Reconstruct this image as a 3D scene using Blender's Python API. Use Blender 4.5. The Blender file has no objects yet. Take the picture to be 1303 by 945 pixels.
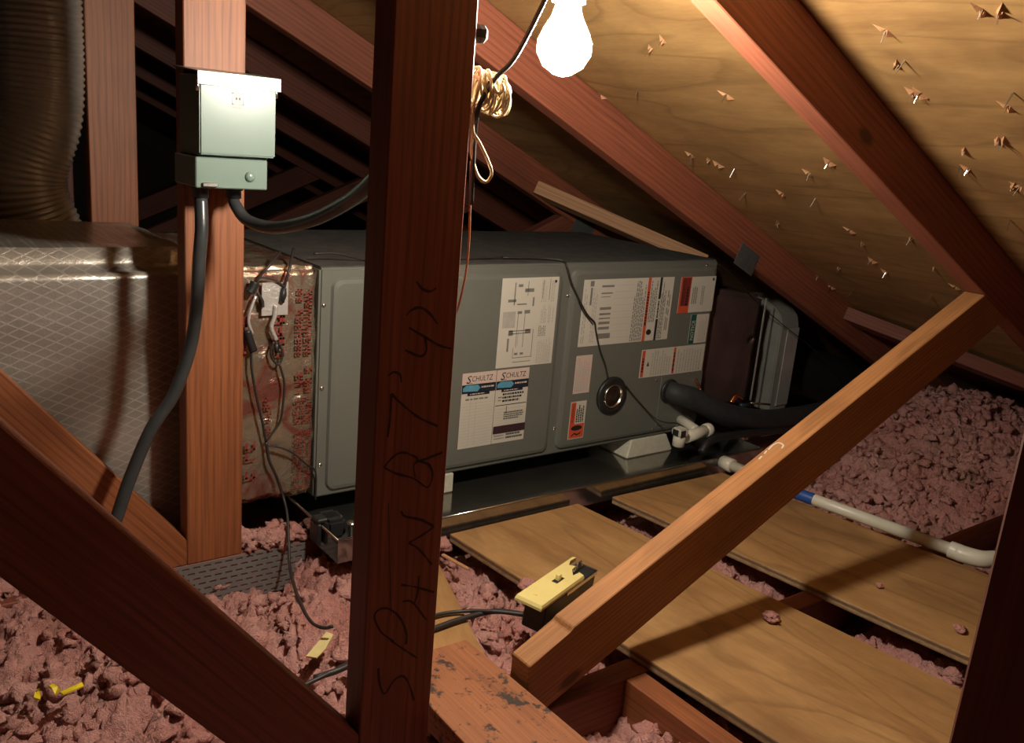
import bpy, bmesh, math, random
import numpy as np
from mathutils import Vector, Matrix, noise

# ------------------------------------------------------------------ camera, light, exposure
SC = bpy.context.scene
COL = SC.collection
random.seed(7)
RNG = np.random.default_rng(11)
CH = 0.735                      # camera height above the top of the ceiling joists (joist top = world z 0)
FOC, PX, PY = 1140.0, 652.0, 472.0
YAW, PITCH, ROLL = math.radians(38), math.radians(14.65), math.radians(-4.98)
_f = np.array([math.sin(YAW) * math.cos(PITCH), math.cos(YAW) * math.cos(PITCH), -math.sin(PITCH)])
_r = np.array([math.cos(YAW), -math.sin(YAW), 0.0])
_d = np.cross(_f, _r)
CR = math.cos(ROLL) * _r + math.sin(ROLL) * _d
CD = -math.sin(ROLL) * _r + math.cos(ROLL) * _d
CF = _f
cam_data = bpy.data.cameras.new('camera')
cam = bpy.data.objects.new('camera', cam_data)
COL.objects.link(cam)
cam_data.sensor_width = 36
cam_data.lens = FOC / 1303 * 36
cam_data.clip_start = 0.02
M = Matrix.Identity(4)
for i in range(3):
    M[i][0], M[i][1], M[i][2] = CR[i], -CD[i], -CF[i]
M[2][3] = CH
cam.matrix_world = M
SC.camera = cam

BULB_POWER = 590.0              # emission strength of the bulb glass
EXPOSURE = 0.2
LAMP = Vector((0.660, 0.802, 0.100 + CH))
world = bpy.data.worlds.new('world')
SC.world = world
world.use_nodes = True
world.node_tree.nodes['Background'].inputs[0].default_value = (0.02, 0.022, 0.025, 1)
world.node_tree.nodes['Background'].inputs[1].default_value = 0.1
SC.view_settings.view_transform = 'Standard'
SC.view_settings.look = 'None'
SC.view_settings.gamma = 1
SC.view_settings.use_curve_mapping = False
SC.view_settings.exposure = EXPOSURE

# ------------------------------------------------------------------ measuring helpers: sight lines met with real planes
def ray(x, y):
    return (x - PX) / FOC * CR + (y - PY) / FOC * CD + CF
def on_y(x, y, Y):
    v = ray(x, y); v = v * (Y / v[1]); return Vector((v[0], v[1], v[2] + CH))
def on_z(x, y, Z):
    v = ray(x, y); v = v * ((Z - CH) / v[2]); return Vector((v[0], v[1], Z))
SLOPE, ROOF_C = 0.46, 0.664 + CH       # underside of the sheathing: z = ROOF_C - SLOPE * x
def on_roof(x, y, drop=0.0):
    v = ray(x, y); t = (ROOF_C - drop - CH) / (v[2] + SLOPE * v[0]); v = v * t
    return Vector((v[0], v[1], v[2] + CH))

# ------------------------------------------------------------------ object helpers
def link(name, me, mat, parent=None, loc=(0, 0, 0), rot=(0, 0, 0), smooth=False):
    o = bpy.data.objects.new(name, me)
    COL.objects.link(o)
    o.location = loc
    o.rotation_euler = rot
    if mat is not None and not me.materials:
        me.materials.append(mat)
    if parent is not None:
        o.parent = parent
    if smooth:
        me.polygons.foreach_set('use_smooth', [True] * len(me.polygons))
    return o
def tag(o, label, cat, group=None):
    o['label'] = label; o['category'] = cat
    if group: o['group'] = group
    return o
def thing(name, label, cat, loc=(0, 0, 0), group=None):
    o = bpy.data.objects.new(name, None)
    COL.objects.link(o); o.location = loc; o.empty_display_size = 0.05
    return tag(o, label, cat, group)
def mesh(name, verts, faces):
    me = bpy.data.meshes.new(name)
    me.from_pydata([tuple(v) for v in verts], [], faces)
    me.update()
    return me
def bm_mesh(name, bm):
    bmesh.ops.recalc_face_normals(bm, faces=bm.faces)
    me = bpy.data.meshes.new(name); bm.to_mesh(me); bm.free()
    return me
def rel(p, parent):
    return Vector(p) - (parent.location if parent is not None else Vector())
def bm_box(bm, x0, x1, y0, y1, z0, z1, bevel=0.0, seg=1):
    vs = [bm.verts.new(p) for p in ((x0, y0, z0), (x1, y0, z0), (x1, y1, z0), (x0, y1, z0), (x0, y0, z1), (x1, y0, z1), (x1, y1, z1), (x0, y1, z1))]
    fs = [bm.faces.new([vs[i] for i in f]) for f in ((0, 3, 2, 1), (4, 5, 6, 7), (0, 1, 5, 4), (1, 2, 6, 5), (2, 3, 7, 6), (3, 0, 4, 7))]
    if bevel:
        es = list({e for f in fs for e in f.edges})
        bmesh.ops.bevel(bm, geom=es, offset=bevel, segments=seg, affect='EDGES')
def box(name, x0, x1, y0, y1, z0, z1, mat, parent=None, bevel=0.0, seg=1, smooth=False):
    """box given in world coordinates, origin at its base centre"""
    c = Vector(((x0 + x1) / 2, (y0 + y1) / 2, z0))
    bm = bmesh.new()
    bm_box(bm, x0 - c.x, x1 - c.x, y0 - c.y, y1 - c.y, 0, z1 - z0, bevel, seg)
    return link(name, bm_mesh(name, bm), mat, parent, rel(c, parent), smooth=smooth)
def beam(name, poly, y0, y1, ang, mat, parent=None, bevel=0.0015):
    """lumber lying in a truss plane: outline (x, z) in world, grain along angle ang"""
    ox, oz = poly[0]
    c, s = math.cos(ang), math.sin(ang)
    pts = [((x - ox) * c + (z - oz) * s, -(x - ox) * s + (z - oz) * c) for x, z in poly]
    n = len(pts); w = y1 - y0
    bm = bmesh.new()
    a = [bm.verts.new((p[0], 0, p[1])) for p in pts]
    b = [bm.verts.new((p[0], w, p[1])) for p in pts]
    bm.faces.new(a); bm.faces.new(b[::-1])
    for i in range(n):
        bm.faces.new((a[i], b[i], b[(i + 1) % n], a[(i + 1) % n]))
    if bevel:
        bmesh.ops.bevel(bm, geom=bm.edges[:], offset=bevel, segments=1, affect='EDGES')
    return link(name, bm_mesh(name, bm), mat, parent, rel((ox, y0, oz), parent), (0, -ang, 0))
def plank(name, p0, p1, width, thick, mat, parent=None, up=(0, 0, 1), bevel=0.001):
    """board from p0 to p1 (centre line of its underside), grain along its length"""
    p0, p1 = Vector(p0), Vector(p1)
    ax = (p1 - p0); L = ax.length; ax.normalize()
    az = Vector(up); az = (az - ax * az.dot(ax)).normalized(); ay = az.cross(ax)
    bm = bmesh.new(); bm_box(bm, 0, L, -width / 2, width / 2, 0, thick, bevel)
    o = link(name, bm_mesh(name, bm), mat, parent)
    m = Matrix((ax, ay, az)).transposed().to_4x4(); m.translation = rel(p0, parent)
    o.matrix_local = m
    return o
def smooth_path(pts, sub=6):
    pts = [Vector(p) for p in pts]
    if len(pts) < 3: return pts
    out = []
    P = [2 * pts[0] - pts[1]] + pts + [2 * pts[-1] - pts[-2]]
    for i in range(1, len(P) - 2):
        a, b, c, d = P[i - 1:i + 3]
        for k in range(sub):
            t = k / sub
            out.append(0.5 * ((2 * b) + (c - a) * t + (2 * a - 5 * b + 4 * c - d) * t * t + (3 * b - a - 3 * c + d) * t ** 3))
    out.append(pts[-1])
    return out
def tube_data(path, rad, n=8, cap=True):
    path = [Vector(p) for p in path]
    rf = rad if callable(rad) else (lambda t: rad)
    verts, faces = [], []
    t0 = (path[1] - path[0]).normalized()
    u = t0.orthogonal().normalized()
    m = len(path)
    for i, p in enumerate(path):
        t = (path[min(i + 1, m - 1)] - path[max(i - 1, 0)]).normalized()
        u = (u - t * u.dot(t)).normalized(); v = t.cross(u)
        r = rf(i / (m - 1))
        for k in range(n):
            a = 2 * math.pi * k / n
            verts.append(p + (u * math.cos(a) + v * math.sin(a)) * r)
    for i in range(m - 1):
        for k in range(n):
            k2 = (k + 1) % n
            faces.append((i * n + k, i * n + k2, (i + 1) * n + k2, (i + 1) * n + k))
    if cap:
        faces.append(tuple(range(n))[::-1]); faces.append(tuple(range((m - 1) * n, m * n)))
    return verts, faces
def tube(name, pts, rad, mat, parent=None, n=8, sub=6, smooth=True):
    path = smooth_path(pts, sub) if sub > 1 else [Vector(p) for p in pts]
    o0 = path[0].copy()
    v, f = tube_data([p - o0 for p in path], rad, n)
    return link(name, mesh(name, v, f), mat, parent, rel(o0, parent), smooth=smooth)
def lathe(name, prof, axis0, axis1, mat, parent=None, n=24, smooth=True):
    """profile of (distance along axis, radius) turned about the axis from axis0 towards axis1"""
    a0 = Vector(axis0); ax = (Vector(axis1) - a0).normalized(); u = ax.orthogonal().normalized(); v = ax.cross(u)
    verts, faces = [], []
    for d, r in prof:
        for k in range(n):
            a = 2 * math.pi * k / n
            verts.append(ax * d + (u * math.cos(a) + v * math.sin(a)) * r)
    for i in range(len(prof) - 1):
        for k in range(n):
            k2 = (k + 1) % n
            faces.append((i * n + k, i * n + k2, (i + 1) * n + k2, (i + 1) * n + k))
    faces.append(tuple(range(n))[::-1]); faces.append(tuple(range((len(prof) - 1) * n, len(prof) * n)))
    me = mesh(name, verts, faces)
    bm = bmesh.new(); bm.from_mesh(me); bmesh.ops.recalc_face_normals(bm, faces=bm.faces); bm.to_mesh(me); bm.free()
    return link(name, me, mat, parent, rel(a0, parent), smooth=smooth)

# ------------------------------------------------------------------ materials
class NT:
    def __init__(s, name):
        s.m = bpy.data.materials.new(name); s.m.use_nodes = True
        s.t = s.m.node_tree; s.t.nodes.clear()
        s.out = s.n('ShaderNodeOutputMaterial'); s.b = s.n('ShaderNodeBsdfPrincipled')
        s.l(s.b.outputs[0], s.out.inputs[0])
    def n(s, k, **kw):
        x = s.t.nodes.new(k)
        for a, b in kw.items(): setattr(x, a, b)
        return x
    def l(s, a, b): s.t.links.new(a, b)
    def coord(s, scale, rnd=True, kind='Object'):
        tc = s.n('ShaderNodeTexCoord'); mp = s.n('ShaderNodeMapping'); mp.inputs['Scale'].default_value = scale
        s.l(tc.outputs[kind], mp.inputs[0])
        if rnd:
            oi = s.n('ShaderNodeObjectInfo'); mu = s.n('ShaderNodeMath', operation='MULTIPLY'); mu.inputs[1].default_value = 37.0
            s.l(oi.outputs['Random'], mu.inputs[0])
            cb = s.n('ShaderNodeCombineXYZ')
            for i in range(3): s.l(mu.outputs[0], cb.inputs[i])
            s.l(cb.outputs[0], mp.inputs['Location'])
        return mp.outputs[0]
    def noise(s, vec, scale, detail=4, rough=0.55, dist=0.0):
        x = s.n('ShaderNodeTexNoise'); x.inputs['Scale'].default_value = scale; x.inputs['Detail'].default_value = detail
        x.inputs['Roughness'].default_value = rough; x.inputs['Distortion'].default_value = dist
        s.l(vec, x.inputs['Vector']); return x.outputs['Fac']
    def ramp(s, fac, stops):
        x = s.n('ShaderNodeValToRGB'); e = x.color_ramp.elements
        while len(e) < len(stops): e.new(0.5)
        for el, (p, c) in zip(e, stops):
            el.position = p; el.color = (*c, 1) if len(c) == 3 else c
        s.l(fac, x.inputs[0]); return x.outputs[0]
    def mix(s, fac, a, b, mode='MIX'):
        x = s.n('ShaderNodeMix', data_type='RGBA', blend_type=mode)
        for sock, val in ((x.inputs[0], fac), (x.inputs[6], a), (x.inputs[7], b)):
            if isinstance(val, (int, float)): sock.default_value = val
            elif isinstance(val, tuple): sock.default_value = (*val, 1)
            else: s.l(val, sock)
        return x.outputs[2]
    def bump(s, h, strength, dist):
        x = s.n('ShaderNodeBump'); x.inputs['Strength'].default_value = strength; x.inputs['Distance'].default_value = dist
        s.l(h, x.inputs['Height']); s.l(x.outputs[0], s.b.inputs['Normal'])
    def set(s, **kw):
        for k, v in kw.items():
            k = k.replace('_', ' ')
            if isinstance(v, (int, float)): s.b.inputs[k].default_value = v
            elif isinstance(v, tuple): s.b.inputs[k].default_value = (*v, 1)
            else: s.l(v, s.b.inputs[k])
        return s
def srgb(r, g, b):
    return tuple((c / 255 / 12.92) if c / 255 <= 0.04045 else ((c / 255 + 0.055) / 1.055) ** 2.4 for c in (r, g, b))
def wood(name, light, dark, rough=0.6, stain=0.0, ring=18.0):
    s = NT(name)
    v = s.coord((1.0, 11.0, 11.0))
    g = s.noise(v, 3.0, 6, 0.6, 0.8)
    v2 = s.coord((0.9, 1.0, 1.0))
    w = s.n('ShaderNodeTexWave', wave_type='BANDS', bands_direction='Z'); w.inputs['Scale'].default_value = ring
    w.inputs['Distortion'].default_value = 7.0; w.inputs['Detail'].default_value = 2.0; w.inputs['Detail Scale'].default_value = 0.55
    v3 = s.coord((0.35, 1.6, 1.6)); s.l(v3, w.inputs['Vector'])
    base = s.mix(g, dark, light)
    base = s.mix(s.ramp(w.outputs['Fac'], [(0.0, (0.55, 0.55, 0.55)), (0.5, (0, 0, 0)), (1, (0, 0, 0))]), base, tuple(c * 0.62 for c in dark))
    fine = s.noise(s.coord((3.0, 160.0, 160.0)), 2.0, 3, 0.6)
    base = s.mix(0.35, base, s.ramp(fine, [(0.3, tuple(c * 0.55 for c in dark)), (0.65, light)]))
    blot = s.noise(v2, 4.0, 3, 0.5)
    base = s.mix(s.ramp(blot, [(0.55, (0, 0, 0)), (0.75, (0.4, 0.4, 0.4))]), base, tuple(c * 0.5 for c in dark))
    kn = s.n('ShaderNodeTexVoronoi'); kn.inputs['Scale'].default_value = 2.6; s.l(s.coord((1.0, 2.2, 2.2)), kn.inputs['Vector'])
    base = s.mix(s.ramp(kn.outputs['Distance'], [(0.035, (0.85, 0.85, 0.85)), (0.07, (0, 0, 0))]), base, tuple(c * 0.3 for c in dark))
    if stain:
        sp = s.noise(s.coord((14, 14, 14)), 3.0, 4, 0.7)
        base = s.mix(s.ramp(sp, [(0.56, (0, 0, 0)), (0.63, (stain,) * 3)]), base, (0.03, 0.02, 0.015))
    s.set(Base_Color=base, Roughness=rough)
    s.bump(fine, 0.25, 0.0006)
    return s.m
def plywood(name, light, dark, rough=0.65, along='X'):
    s = NT(name)
    st = (0.55, 2.6, 2.6) if along == 'X' else (2.6, 0.55, 2.6)
    # peeled-veneer figure: contour lines of a stretched noise field
    f = s.noise(s.coord(st), 1.7, 2.5, 0.5, 0.3)
    mu = s.n('ShaderNodeMath', operation='MULTIPLY'); mu.inputs[1].default_value = 11.0; s.l(f, mu.inputs[0])
    fr = s.n('ShaderNodeMath', operation='FRACT'); s.l(mu.outputs[0], fr.inputs[0])
    g = s.noise(s.coord(tuple(a * 1.6 for a in st)), 3.0, 5, 0.6, 0.5)
    base = s.mix(s.ramp(g, [(0.3, (0, 0, 0)), (0.7, (1, 1, 1))]), dark, light)
    base = s.mix(s.ramp(fr.outputs[0], [(0.0, (0.1, 0.1, 0.1)), (0.72, (0.0, 0.0, 0.0)), (0.93, (0.55, 0.55, 0.55)), (1.0, (0.1, 0.1, 0.1))]), base, tuple(c * 0.62 for c in dark))
    fine = s.noise(s.coord(tuple(a * 30 for a in st)), 2.0, 3, 0.6)
    base = s.mix(0.16, base, s.ramp(fine, [(0.3, tuple(c * 0.55 for c in dark)), (0.7, light)]))
    blot = s.noise(s.coord((2.2, 2.2, 2.2)), 2.0, 4, 0.6)
    base = s.mix(s.ramp(blot, [(0.48, (0, 0, 0)), (0.72, (0.55, 0.55, 0.55))]), base, tuple(c * 0.55 for c in dark))
    kn = s.n('ShaderNodeTexVoronoi'); kn.inputs['Scale'].default_value = 3.2; s.l(s.coord((1, 1.6, 1) if along == 'X' else (1.6, 1, 1)), kn.inputs['Vector'])
    base = s.mix(s.ramp(kn.outputs['Distance'], [(0.025, (0.8, 0.8, 0.8)), (0.06, (0, 0, 0))]), base, tuple(c * 0.32 for c in dark))
    s.set(Base_Color=base, Roughness=rough)
    s.bump(fine, 0.2, 0.0005)
    return s.m
def ply_edge(name, light, dark):
    s = NT(name)
    tc = s.coord((1, 1, 1), rnd=False); sep = s.n('ShaderNodeSeparateXYZ'); s.l(tc, sep.inputs[0])
    mu = s.n('ShaderNodeMath', operation='MULTIPLY'); mu.inputs[1].default_value = 190.0; s.l(sep.outputs[2], mu.inputs[0])
    pp = s.n('ShaderNodeMath', operation='PINGPONG'); pp.inputs[1].default_value = 1.0; s.l(mu.outputs[0], pp.inputs[0])
    g = s.noise(s.coord((30, 30, 120)), 2.0, 4, 0.7)
    base = s.mix(s.ramp(pp.outputs[0], [(0.35, (0, 0, 0)), (0.6, (1, 1, 1))]), dark, light)
    base = s.mix(s.ramp(g, [(0.4, (0.5,) * 3), (0.6, (0, 0, 0))]), base, tuple(c * 0.5 for c in dark))
    s.set(Base_Color=base, Roughness=0.8)
    return s.m
def plain(name, col, rough=0.5, metal=0.0, var=0.12, vs=30.0, bump=0.0, spec=0.5):
    s = NT(name)
    g = s.noise(s.coord((1, 1, 1)), vs, 4, 0.6)
    s.set(Base_Color=s.mix(s.ramp(g, [(0.35, (0, 0, 0)), (0.7, (1, 1, 1))]), tuple(c * (1 - var) for c in col), tuple(min(1, c * (1 + var)) for c in col)),
          Roughness=rough, Metallic=metal, Specular_IOR_Level=spec)
    if bump: s.bump(g, bump, 0.002)
    return s.m
def foil(name, col, rough, scrim=0.0, wrinkle=0.4, tint=None, metal=0.85):
    s = NT(name)
    g = s.noise(s.coord((1, 1, 1)), 9.0, 6, 0.6)
    base = s.mix(s.ramp(g, [(0.3, (0, 0, 0)), (0.7, (1, 1, 1))]), tuple(c * 0.72 for c in col), col)
    if tint is not None:
        t = s.noise(s.coord((1, 1, 1)), 14.0, 3, 0.5, 1.5)
        base = s.mix(s.ramp(t, [(0.46, (0, 0, 0)), (0.62, (0.8,) * 3)]), base, tint)
    hb = s.noise(s.coord((1, 1, 1)), 38.0, 5, 0.65, 0.5)
    if scrim:
        mp = s.coord((1, 1, 1), rnd=False)
        sep = s.n('ShaderNodeSeparateXYZ'); s.l(mp, sep.inputs[0])
        acc = None
        for sx, sz in ((0.5, 1.0), (-0.5, 1.0)):
            a = s.n('ShaderNodeMath', operation='MULTIPLY'); a.inputs[1].default_value = sx; s.l(sep.outputs[0], a.inputs[0])
            b = s.n('ShaderNodeMath', operation='MULTIPLY_ADD'); b.inputs[1].default_value = sz; s.l(sep.outputs[2], b.inputs[0]); s.l(a.outputs[0], b.inputs[2])
            f = s.n('ShaderNodeMath', operation='MULTIPLY'); f.inputs[1].default_value = 62.0; s.l(b.outputs[0], f.inputs[0])
            p = s.n('ShaderNodeMath', operation='PINGPONG'); p.inputs[1].default_value = 0.5; s.l(f.outputs[0], p.inputs[0])
            q = s.n('ShaderNodeMath', operation='LESS_THAN'); q.inputs[1].default_value = 0.07; s.l(p.outputs[0], q.inputs[0])
            if acc is None: acc = q.outputs[0]
            else:
                mx = s.n('ShaderNodeMath', operation='MAXIMUM'); s.l(acc, mx.inputs[0]); s.l(q.outputs[0], mx.inputs[1]); acc = mx.outputs[0]
        base = s.mix(acc, base, tuple(min(1, c * 1.16) for c in col))
        ad = s.n('ShaderNodeMath', operation='MULTIPLY_ADD'); ad.inputs[1].default_value = scrim; s.l(acc, ad.inputs[0]); s.l(hb, ad.inputs[2]); hb = ad.outputs[0]
    s.set(Base_Color=base, Metallic=metal, Roughness=rough)
    s.bump(hb, wrinkle, 0.004)
    return s.m
MAT = {}
MAT['fir'] = wood('fir_lumber', srgb(164, 98, 56), srgb(112, 60, 33), 0.55)
MAT['brace'] = wood('tan_brace_lumber', srgb(190, 134, 82), srgb(138, 88, 50), 0.6, ring=26.0)
MAT['red'] = wood('redwood_lumber', srgb(136, 78, 58), srgb(96, 48, 36), 0.6)
MAT['rafter'] = wood('rafter_lumber', srgb(160, 92, 64), srgb(116, 60, 42), 0.6)
MAT['stained'] = wood('stained_plank', srgb(166, 106, 66), srgb(128, 74, 44), 0.65, stain=0.95)
MAT['ply'] = plywood('floor_plywood', srgb(184, 142, 90), srgb(146, 104, 60))
MAT['sheath'] = plywood('roof_sheathing', srgb(178, 138, 84), srgb(138, 100, 56), 0.7, along='Y')
MAT['plyedge'] = ply_edge('plywood_edge', srgb(176, 144, 104), srgb(120, 90, 62))
MAT['cleat'] = wood('pale_cleat', srgb(206, 158, 112), srgb(168, 112, 76), 0.65)
MAT['cabinet'] = plain('grey_enamel', srgb(104, 105, 97), 0.34, 0.0, 0.04, 6)
MAT['boxgrey'] = plain('box_enamel', srgb(102, 118, 108), 0.28, 0.0, 0.04, 8)
MAT['foil'] = foil('silver_scrim_foil', (0.43, 0.385, 0.33), 0.30, scrim=0.15, wrinkle=0.30, metal=0.55)
MAT['kraft'] = foil('printed_foil', (0.46, 0.38, 0.28), 0.22, wrinkle=1.0, tint=(0.30, 0.07, 0.055), metal=0.72)
MAT['dullfoil'] = foil('dull_foil', (0.32, 0.31, 0.27), 0.45, wrinkle=0.6, metal=0.15)
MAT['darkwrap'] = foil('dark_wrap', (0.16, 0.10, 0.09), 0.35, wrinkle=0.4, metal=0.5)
MAT['tape'] = foil('foil_tape', (0.80, 0.77, 0.72), 0.28, wrinkle=0.8, metal=0.55)
MAT['galv'] = foil('galvanised_steel', (0.46, 0.445, 0.41), 0.13, wrinkle=0.04, metal=0.95)
MAT['plate'] = foil('connector_plate', (0.11, 0.112, 0.11), 0.6, wrinkle=0.15, metal=0.4)
MAT['bigplate'] = foil('punched_plate', (0.25, 0.25, 0.24), 0.5, wrinkle=0.15, metal=0.4)
MAT['steel'] = plain('bright_screw', (0.7, 0.68, 0.64), 0.25, 1.0)
MAT['flex'] = foil('flex_duct_foil', (0.48, 0.47, 0.43), 0.26, wrinkle=0.3, metal=0.3)
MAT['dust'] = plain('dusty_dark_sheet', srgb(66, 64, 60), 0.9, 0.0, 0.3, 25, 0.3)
MAT['black'] = plain('black_rubber', (0.018, 0.018, 0.018), 0.45, 0.0, 0.2, 40)
MAT['conduit'] = plain('black_conduit', (0.035, 0.036, 0.036), 0.30, 0.0, 0.15, 50)
MAT['blackfoam'] = plain('black_pipe_foam', (0.022, 0.023, 0.024), 0.65, 0.0, 0.25, 60, 0.3)
MAT['wire'] = plain('dark_wire', (0.025, 0.02, 0.018), 0.5)
MAT['brownwire'] = plain('brown_wire', srgb(150, 96, 62), 0.5)
MAT['cream'] = plain('cream_wire', srgb(208, 190, 156), 0.7, spec=0.2)
MAT['pvc'] = plain('white_pvc', srgb(206, 202, 184), 0.35, 0.0, 0.03)
MAT['blue'] = plain('blue_print', srgb(34, 80, 152), 0.45)
MAT['plastic'] = plain('cream_plastic', srgb(224, 206, 134), 0.35, 0.0, 0.03)
MAT['foamblock'] = plain('white_block', srgb(192, 188, 170), 0.8, 0.0, 0.08, 80, 0.5)
MAT['paper'] = plain('label_paper', srgb(198, 192, 178), 0.6, 0.0, 0.02, 12)
MAT['pinkpaper'] = plain('pinkish_label_paper', srgb(204, 182, 170), 0.6, 0.0, 0.02, 12)
MAT['ink'] = plain('grey_ink', srgb(120, 116, 108), 0.7)
MAT['inkdark'] = plain('black_ink', srgb(34, 32, 34), 0.6)
MAT['inkpale'] = plain('pale_ink', srgb(172, 167, 156), 0.7)
MAT['orange'] = plain('orange_red_ink', srgb(204, 82, 50), 0.55, 0.0, 0.04)
MAT['redink'] = plain('red_ink', srgb(124, 46, 38), 0.55)
MAT['teal'] = plain('teal_ink', srgb(20, 84, 78), 0.5)
MAT['lightblue'] = plain('light_blue_ink', srgb(86, 150, 176), 0.5)
MAT['navy'] = plain('navy_ink', srgb(28, 38, 50), 0.5)
MAT['maroon'] = plain('maroon_ink', srgb(58, 36, 42), 0.5)
MAT['marker'] = plain('faded_marker', srgb(44, 18, 16), 0.7)
MAT['copper'] = plain('copper', (0.85, 0.35, 0.16), 0.25, 1.0)
MAT['yellow'] = plain('yellow_tape', srgb(232, 206, 40), 0.4)
MAT['debris'] = plain('pale_debris', srgb(206, 190, 130), 0.6)
MAT['drywall'] = plain('drywall', srgb(120, 110, 100), 0.9)
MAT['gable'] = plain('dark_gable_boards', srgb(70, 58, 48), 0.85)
def insulation_mat():
    s = NT('pink_insulation')
    a = s.noise(s.coord((1, 1, 1), rnd=False), 5.0, 4, 0.6)
    b = s.noise(s.coord((1, 1, 1), rnd=False), 120.0, 5, 0.7)
    base = s.mix(s.ramp(a, [(0.36, (0, 0, 0)), (0.66, (1, 1, 1))]), srgb(222, 154, 143), srgb(242, 184, 173))
    c = s.noise(s.coord((1, 1, 1), rnd=False), 11.0, 5, 0.65)
    base = s.mix(s.ramp(c, [(0.56, (0, 0, 0)), (0.72, (0.65,) * 3)]), base, srgb(176, 138, 114))
    base = s.mix(s.ramp(b, [(0.30, (0.5,) * 3), (0.48, (0, 0, 0))]), base, srgb(150, 98, 90))
    s.set(Base_Color=base, Roughness=0.95, Specular_IOR_Level=0.1)
    b2 = s.noise(s.coord((1, 1, 1), rnd=False), 330.0, 4, 0.7)
    ad = s.n('ShaderNodeMath', operation='MULTIPLY_ADD'); ad.inputs[1].default_value = 0.5; s.l(b2, ad.inputs[0]); s.l(b, ad.inputs[2])
    s.bump(ad.outputs[0], 1.0, 0.012)
    return s.m
MAT['pink'] = insulation_mat()
def bulb_mat():
    s = NT('lit_bulb')
    s.set(Base_Color=(1, 1, 1), Roughness=0.4, Emission_Color=(1.0, 0.93, 0.80), Emission_Strength=BULB_POWER)
    return s.m
MAT['bulb'] = bulb_mat()

# ------------------------------------------------------------------ room shell
RIDGE_X = -1.25
Y0S, Y1S = -2.6, 6.2
RZ = ROOF_C - SLOPE * RIDGE_X
def slab_obj(name, p, mat, thick, nrm):
    """flat slab: underside corners p, thickened along nrm"""
    n = Vector(nrm).normalized() * thick
    v = [Vector(q) for q in p] + [Vector(q) + n for q in p]
    o0 = v[0].copy()
    me = mesh(name, [q - o0 for q in v], [(0, 1, 2, 3), (7, 6, 5, 4), (0, 4, 5, 1), (1, 5, 6, 2), (2, 6, 7, 3), (3, 7, 4, 0)])
    bm = bmesh.new(); bm.from_mesh(me); bmesh.ops.recalc_face_normals(bm, faces=bm.faces); bm.to_mesh(me); bm.free()
    o = link(name, me, mat, None, o0); o['kind'] = 'structure'
    return o
EX = 3.46
ceiling = slab_obj('ceiling', [(RIDGE_X, Y0S, RZ), (EX, Y0S, ROOF_C - SLOPE * EX), (EX, Y1S, ROOF_C - SLOPE * EX), (RIDGE_X, Y1S, RZ)], MAT['sheath'], 0.013, (SLOPE, 0, 1))
LX = 2 * RIDGE_X - EX
slab_obj('ceiling_left', [(LX, Y0S, ROOF_C - SLOPE * EX), (RIDGE_X, Y0S, RZ), (RIDGE_X, Y1S, RZ), (LX, Y1S, ROOF_C - SLOPE * EX)], MAT['sheath'], 0.013, (-SLOPE, 0, 1))
slab_obj('floor', [(LX, Y0S, -0.20), (EX, Y0S, -0.20), (EX, Y1S, -0.20), (LX, Y1S, -0.20)], MAT['drywall'], -0.012, (0, 0, 1))
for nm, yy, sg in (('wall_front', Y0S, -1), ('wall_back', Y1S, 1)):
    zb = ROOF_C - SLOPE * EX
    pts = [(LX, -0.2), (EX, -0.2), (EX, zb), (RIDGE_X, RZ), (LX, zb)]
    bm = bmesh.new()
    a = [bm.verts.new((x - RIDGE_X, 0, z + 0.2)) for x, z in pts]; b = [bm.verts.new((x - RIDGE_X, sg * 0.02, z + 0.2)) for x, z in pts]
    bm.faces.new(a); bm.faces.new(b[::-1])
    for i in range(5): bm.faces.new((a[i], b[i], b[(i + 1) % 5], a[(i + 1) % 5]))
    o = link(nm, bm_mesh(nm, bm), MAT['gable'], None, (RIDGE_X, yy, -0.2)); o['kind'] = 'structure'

# nail points and splinters that stick through the sheathing
NRM = Vector((-SLOPE, 0, -1)).normalized()
nail_px = [(1250, 12), (1272, 14), (1127, 38), (1152, 77), (1142, 80), (1170, 118), (1163, 117), (1290, 117), (1283, 135), (1278, 178), (1270, 177), (1222, 212), (1232, 214), (1289, 236), (1298, 237), (1286, 279), (1228, 190),
           (1055, 205), (1030, 219), (1038, 252), (1082, 292), (1098, 309), (1160, 302), (948, 248), (963, 300), (990, 282), (925, 120), (882, 202), (902, 202), (914, 208), (880, 196), (812, 115), (764, 120),
           (843, 50), (828, 60), (949, 245), (1000, 330), (1040, 350), (1058, 364), (1086, 368), (1068, 340), (1110, 330), (1128, 345), (1186, 375), (1216, 364), (1142, 255), (1190, 340), (935, 214), (996, 245)]
def nail_mesh(k):
    bm = bmesh.new()
    ln = 0.012 + 0.003 * k
    bmesh.ops.create_cone(bm, cap_ends=True, segments=6, radius1=0.0013, radius2=0.0006, depth=ln, matrix=Matrix.Translation((0, 0, ln / 2 - 0.001)))
    return bm_mesh('nail', bm)
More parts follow.
